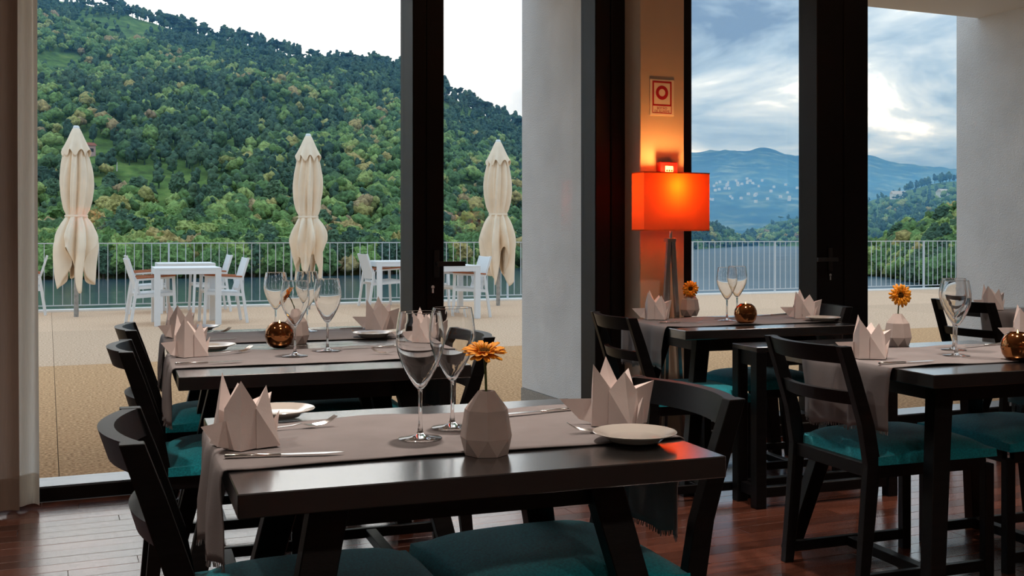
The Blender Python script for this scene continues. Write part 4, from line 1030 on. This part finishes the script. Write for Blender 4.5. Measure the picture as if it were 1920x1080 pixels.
def scatter(h, u0, u1, n, t0, t1, hmin, hmax, where, clear=None, ridge_pine=True):
    for _ in range(n):
        u = tr.uniform(u0, u1); t = tr.uniform(t0, t1); p = h.pos(u, t)
        if clear and clear(u, t, p): continue
        q = noise.noise(Vector((p.x*0.010, p.y*0.010, 4.2))); r = tr.random()
        if t > 0.78 and ridge_pine: kd = 'pine' if r < 0.8 else 'umbrella'
        elif q > 0.10: kd = 'pine' if r < 0.7 else 'round'
        else: kd = 'round' if r < 0.85 else 'pine'
        s = tr.uniform(hmin, hmax)*(1.15 if kd == 'pine' else 1.0)*(0.72 if t > 0.8 else 1.0); wd = s*tr.uniform(0.8, 1.1)*(1.1 if kd == 'round' else 1.25)
        pp = proj(p + Vector((0, 0, s/2)))
        trees.append((s/pp[2]*FPX, p - Vector((0, 0, 0.4)), kd, tr.randrange(KINDS[kd][1]), s, wd, tr.random()*6.28, tr.random(), where, pp))
def clear1(u, t, p):
    x, y, d = proj(p); m1 = ((x-300)/135)**2 + ((y-348)/34)**2; m2 = ((x-215)/95)**2 + ((y-62)/30)**2; m3 = ((x-150)/60)**2+((y-305)/26)**2
    m4 = ((x-110)/50)**2 + ((y-120)/22)**2
    return min(m1, m2, m3, m4) < 1 and tr.random() < 0.93
scatter(hill1, 10, 1010, 5000, 0.0, 1.0, 4.2, 8.5, 'near')
scatter(hill1, 10, 420, 520, 0.6, 0.98, 3.5, 7, 'near')
scatter(hill1, 10, 1010, 1300, 0.55, 1.0, 4.5, 8, 'near')
scatter(hill1, 1010, 1402, 500, 0.0, 1.0, 6.0, 11, 'near')
trees = [t for t in trees if not clear1(0, 0, t[1])]
scatter(hill1, 10, 1000, 330, 0.0, 0.06, 6, 10, 'near')
scatter(hill1, 200, 1402, 360, 0.97, 1.02, 8, 14, 'near')
scatter(hill3, 1600, 1960, 480, 0.0, 1.0, 4.5, 8, 'bank', ridge_pine=False)
scatter(hill2, 1290, 1960, 1100, 0.0, 1.0, 7, 12, 'mid')
scatter(hill2, 1690, 1960, 90, 0.96, 1.02, 10, 17, 'mid')
inview = [t for t in trees if (60 < t[9][0] < 985 or 1295 < t[9][0] < 1800) and -20 < t[9][1] < 545]
inview.sort(key=lambda t: -t[0]); near300 = inview[:295]; ids = set(id(t) for t in near300); rest = [t for t in trees if id(t) not in ids]
LAB = {('round', 'near'): 'leafy green broadleaf tree on the near wooded hillside', ('pine', 'near'): 'dark green pine on the near wooded hillside', ('umbrella', 'near'): 'flat-topped umbrella pine on the near wooded hillside',
       ('round', 'bank'): 'leafy green broadleaf tree on the right river bank', ('pine', 'bank'): 'dark green pine on the right river bank', ('umbrella', 'bank'): 'flat-topped pine on the right river bank',
       ('round', 'mid'): 'small broadleaf tree on the middle hill', ('pine', 'mid'): 'small dark pine on the middle hill', ('umbrella', 'mid'): 'small flat-topped pine on the middle hill'}
NM = {'round': 'broadleaf_tree', 'pine': 'pine_tree', 'umbrella': 'umbrella_pine'}
for (_, p, kd, i, s, wd, rz, tint, wh, pp) in near300:
    o = bpy.data.objects.new(NM[kd], MESH[(kd, i)]); COL.objects.link(o); o.location = p; o.rotation_euler = (0, 0, rz); o.scale = (wd, wd, s)
    finish(o, LAB[(kd, wh)], 'tree', {'near': 'trees on the near hillside', 'bank': 'trees on the right bank', 'mid': 'trees on the middle hill'}[wh])
def forest(name, lst, label):
    vs, lo, mi, ti = [], [], [], []; k = 0; starts = []; tot = 0
    for (_, p, kd, i, s, wd, rz, tint, wh, pp) in lst:
        V, F, nl = TPL_N[(kd, i)]; c, sn = math.cos(rz), math.sin(rz)
        a = V*np.array((wd, wd, s)); b = np.stack((a[:, 0]*c-a[:, 1]*sn+p.x, a[:, 0]*sn+a[:, 1]*c+p.y, a[:, 2]+p.z), 1)
        vs.append(b); lo.append(F+k); k += len(b); mi.append(np.full(len(F), 0 if kd == 'round' else 1)); ti.append(np.full(len(b), tint, dtype=np.float32))
    V = np.concatenate(vs).astype(np.float32); F = np.concatenate(lo).astype(np.int32); me = bpy.data.meshes.new(name)
    me.vertices.add(len(V)); me.vertices.foreach_set('co', V.ravel()); me.loops.add(F.size); me.loops.foreach_set('vertex_index', F.ravel())
    me.polygons.add(len(F)); me.polygons.foreach_set('loop_start', np.arange(0, F.size, 3, dtype=np.int32)); me.polygons.foreach_set('loop_total', np.full(len(F), 3, dtype=np.int32))
    me.materials.append(M_leaf); me.materials.append(M_pine); me.polygons.foreach_set('material_index', np.concatenate(mi).astype(np.int32))
    at = me.attributes.new('tint', 'FLOAT', 'POINT'); at.data.foreach_set('value', np.concatenate(ti)); me.update(calc_edges=True)
    o = bpy.data.objects.new(name, me); COL.objects.link(o); finish(o, label, 'forest', kind='stuff'); return o
TPL_N = {}
for (kd, i) in list(TPL):
    V, F, nl = blob_tree(100+i*7+len(kd), kd, 1, True)
    tri = []
    for f in F: tri += [f] if len(f) == 3 else [(f[0], f[1], f[2]), (f[0], f[2], f[3])]
    TPL_N[(kd, i)] = (np.array(V), np.array(tri), nl)
forest('hillside_forest', [t for t in rest if t[8] == 'near'], 'dense mixed forest covering the near hill across the river')
forest('bank_thicket', [t for t in rest if t[8] == 'bank'], 'smaller trees filling the right river bank')
forest('distant_woods', [t for t in rest if t[8] == 'mid'], 'dark woods scattered over the middle hill')

# houses
def make_house(m, w, d, h, rm=None):
    r = empty('house', (0, 0, 0), label='', cat='house')
    MB().box(-w/2, w/2, -d/2, d/2, -2, h).build('walls', m, r)
    MB().add([(-w/2-.4, -d/2-.4, h), (w/2+.4, -d/2-.4, h), (w/2+.4, d/2+.4, h), (-w/2-.4, d/2+.4, h), (-w/2-.4, 0, h+w*.22), (w/2+.4, 0, h+w*.22)], [(0, 1, 5, 4), (2, 3, 4, 5), (0, 4, 3), (1, 2, 5), (3, 2, 1, 0)]).build('roof', rm or M_roof, r)
    for k in (-1, 1): MB().box(k*w*.25-.6, k*w*.25+.6, -d/2-.06, -d/2, h*.35, h*.7).build('window', M_dark, r)
    return r
def on_hill(h, px, py):
    best = None
    for i in range(200):
        t = i/199*1.0; x, y, d = proj(h.pos(px, t))
        if best is None or abs(y-py) < best[0]: best = (abs(y-py), h.pos(px, t))
    return best[1]
hp = make_house(M_housep, 5.2, 4.5, 3.2); hp.location = on_hill(hill1, 160, 292); hp.rotation_euler = (0, 0, 0.3); finish(hp, 'pink house on the near hill beside the leftmost parasol', 'house')
hq = make_house(M_housew, 19, 8, 4.5, M_palroof); hq.location = on_hill(hill2, 1684, 371); hq.rotation_euler = (0, 0, -.2); finish(hq, 'white house on the middle hill, left of its neighbour near the fin wall', 'house')
copy_tree(hq, on_hill(hill2, 1768, 368), 0.3, 'white house on the middle hill beside the right fin wall')
hv = make_house(M_housew, 8, 6, 4.5, M_palroof); hv['group'] = 'village houses on the mountain'
hr = random.Random(21); VIL = []
for (cx_, cy_, sx_, sy_, n_) in ((1338, 350, 28, 5, 15), (1400, 345, 14, 4, 10), (1360, 375, 30, 5, 9), (1470, 370, 40, 6, 10), (1430, 360, 50, 14, 6)):
    for _ in range(n_): VIL.append((min(1530, max(1303, hr.gauss(cx_, sx_))), hr.gauss(cy_, sy_)))
for i, (x, y) in enumerate(VIL):
    p = on_hill(hill4, x, y) + Vector((0, 0, 4)); l = 'tiny white village house on the hazy mountainside'
    if i == 0: hv.location = p; hv['label'] = l
    else: copy_tree(hv, p, hr.random()*3, l)
# posts along the hillside road
for (px, py, h_, lab) in ((219, 322, 2.6, 'white post on the hillside road, nearer the pink house'), (349, 306, 2.6, 'white post on the hillside road, above the meadow')):
    p = on_hill(hill1, px, py); o = MB().tube([(0, 0, -1), (0, 0, h_)], [0.22, 0.18], 8).lathe([(0, h_), (0.26, h_), (0.26, h_+0.2), (0, h_+0.2)], 8).build('road_post', M_housew, loc=p); finish(o, lab, 'post')

# ------------------------------------------------------------------ evening haze over the valley
hz = box_obj('valley_haze', None, -3000, 7000, 300, 5600, ZW-5, 190, kind='stuff')
m = bpy.data.materials.new('valley_haze'); m.use_nodes = True; n = m.node_tree.nodes; n.clear()
o_ = n.new('ShaderNodeOutputMaterial'); vs_ = n.new('ShaderNodeVolumeScatter'); vs_.inputs['Color'].default_value = (0.17, 0.50, 1.0, 1); vs_.inputs['Density'].default_value = 0.00042; vs_.inputs['Anisotropy'].default_value = 0.2
m.node_tree.links.new(vs_.outputs[0], o_.inputs['Volume']); hz.data.materials.clear(); hz.data.materials.append(m)
finish(hz, 'thin blue evening haze filling the valley towards the mountains', 'haze')
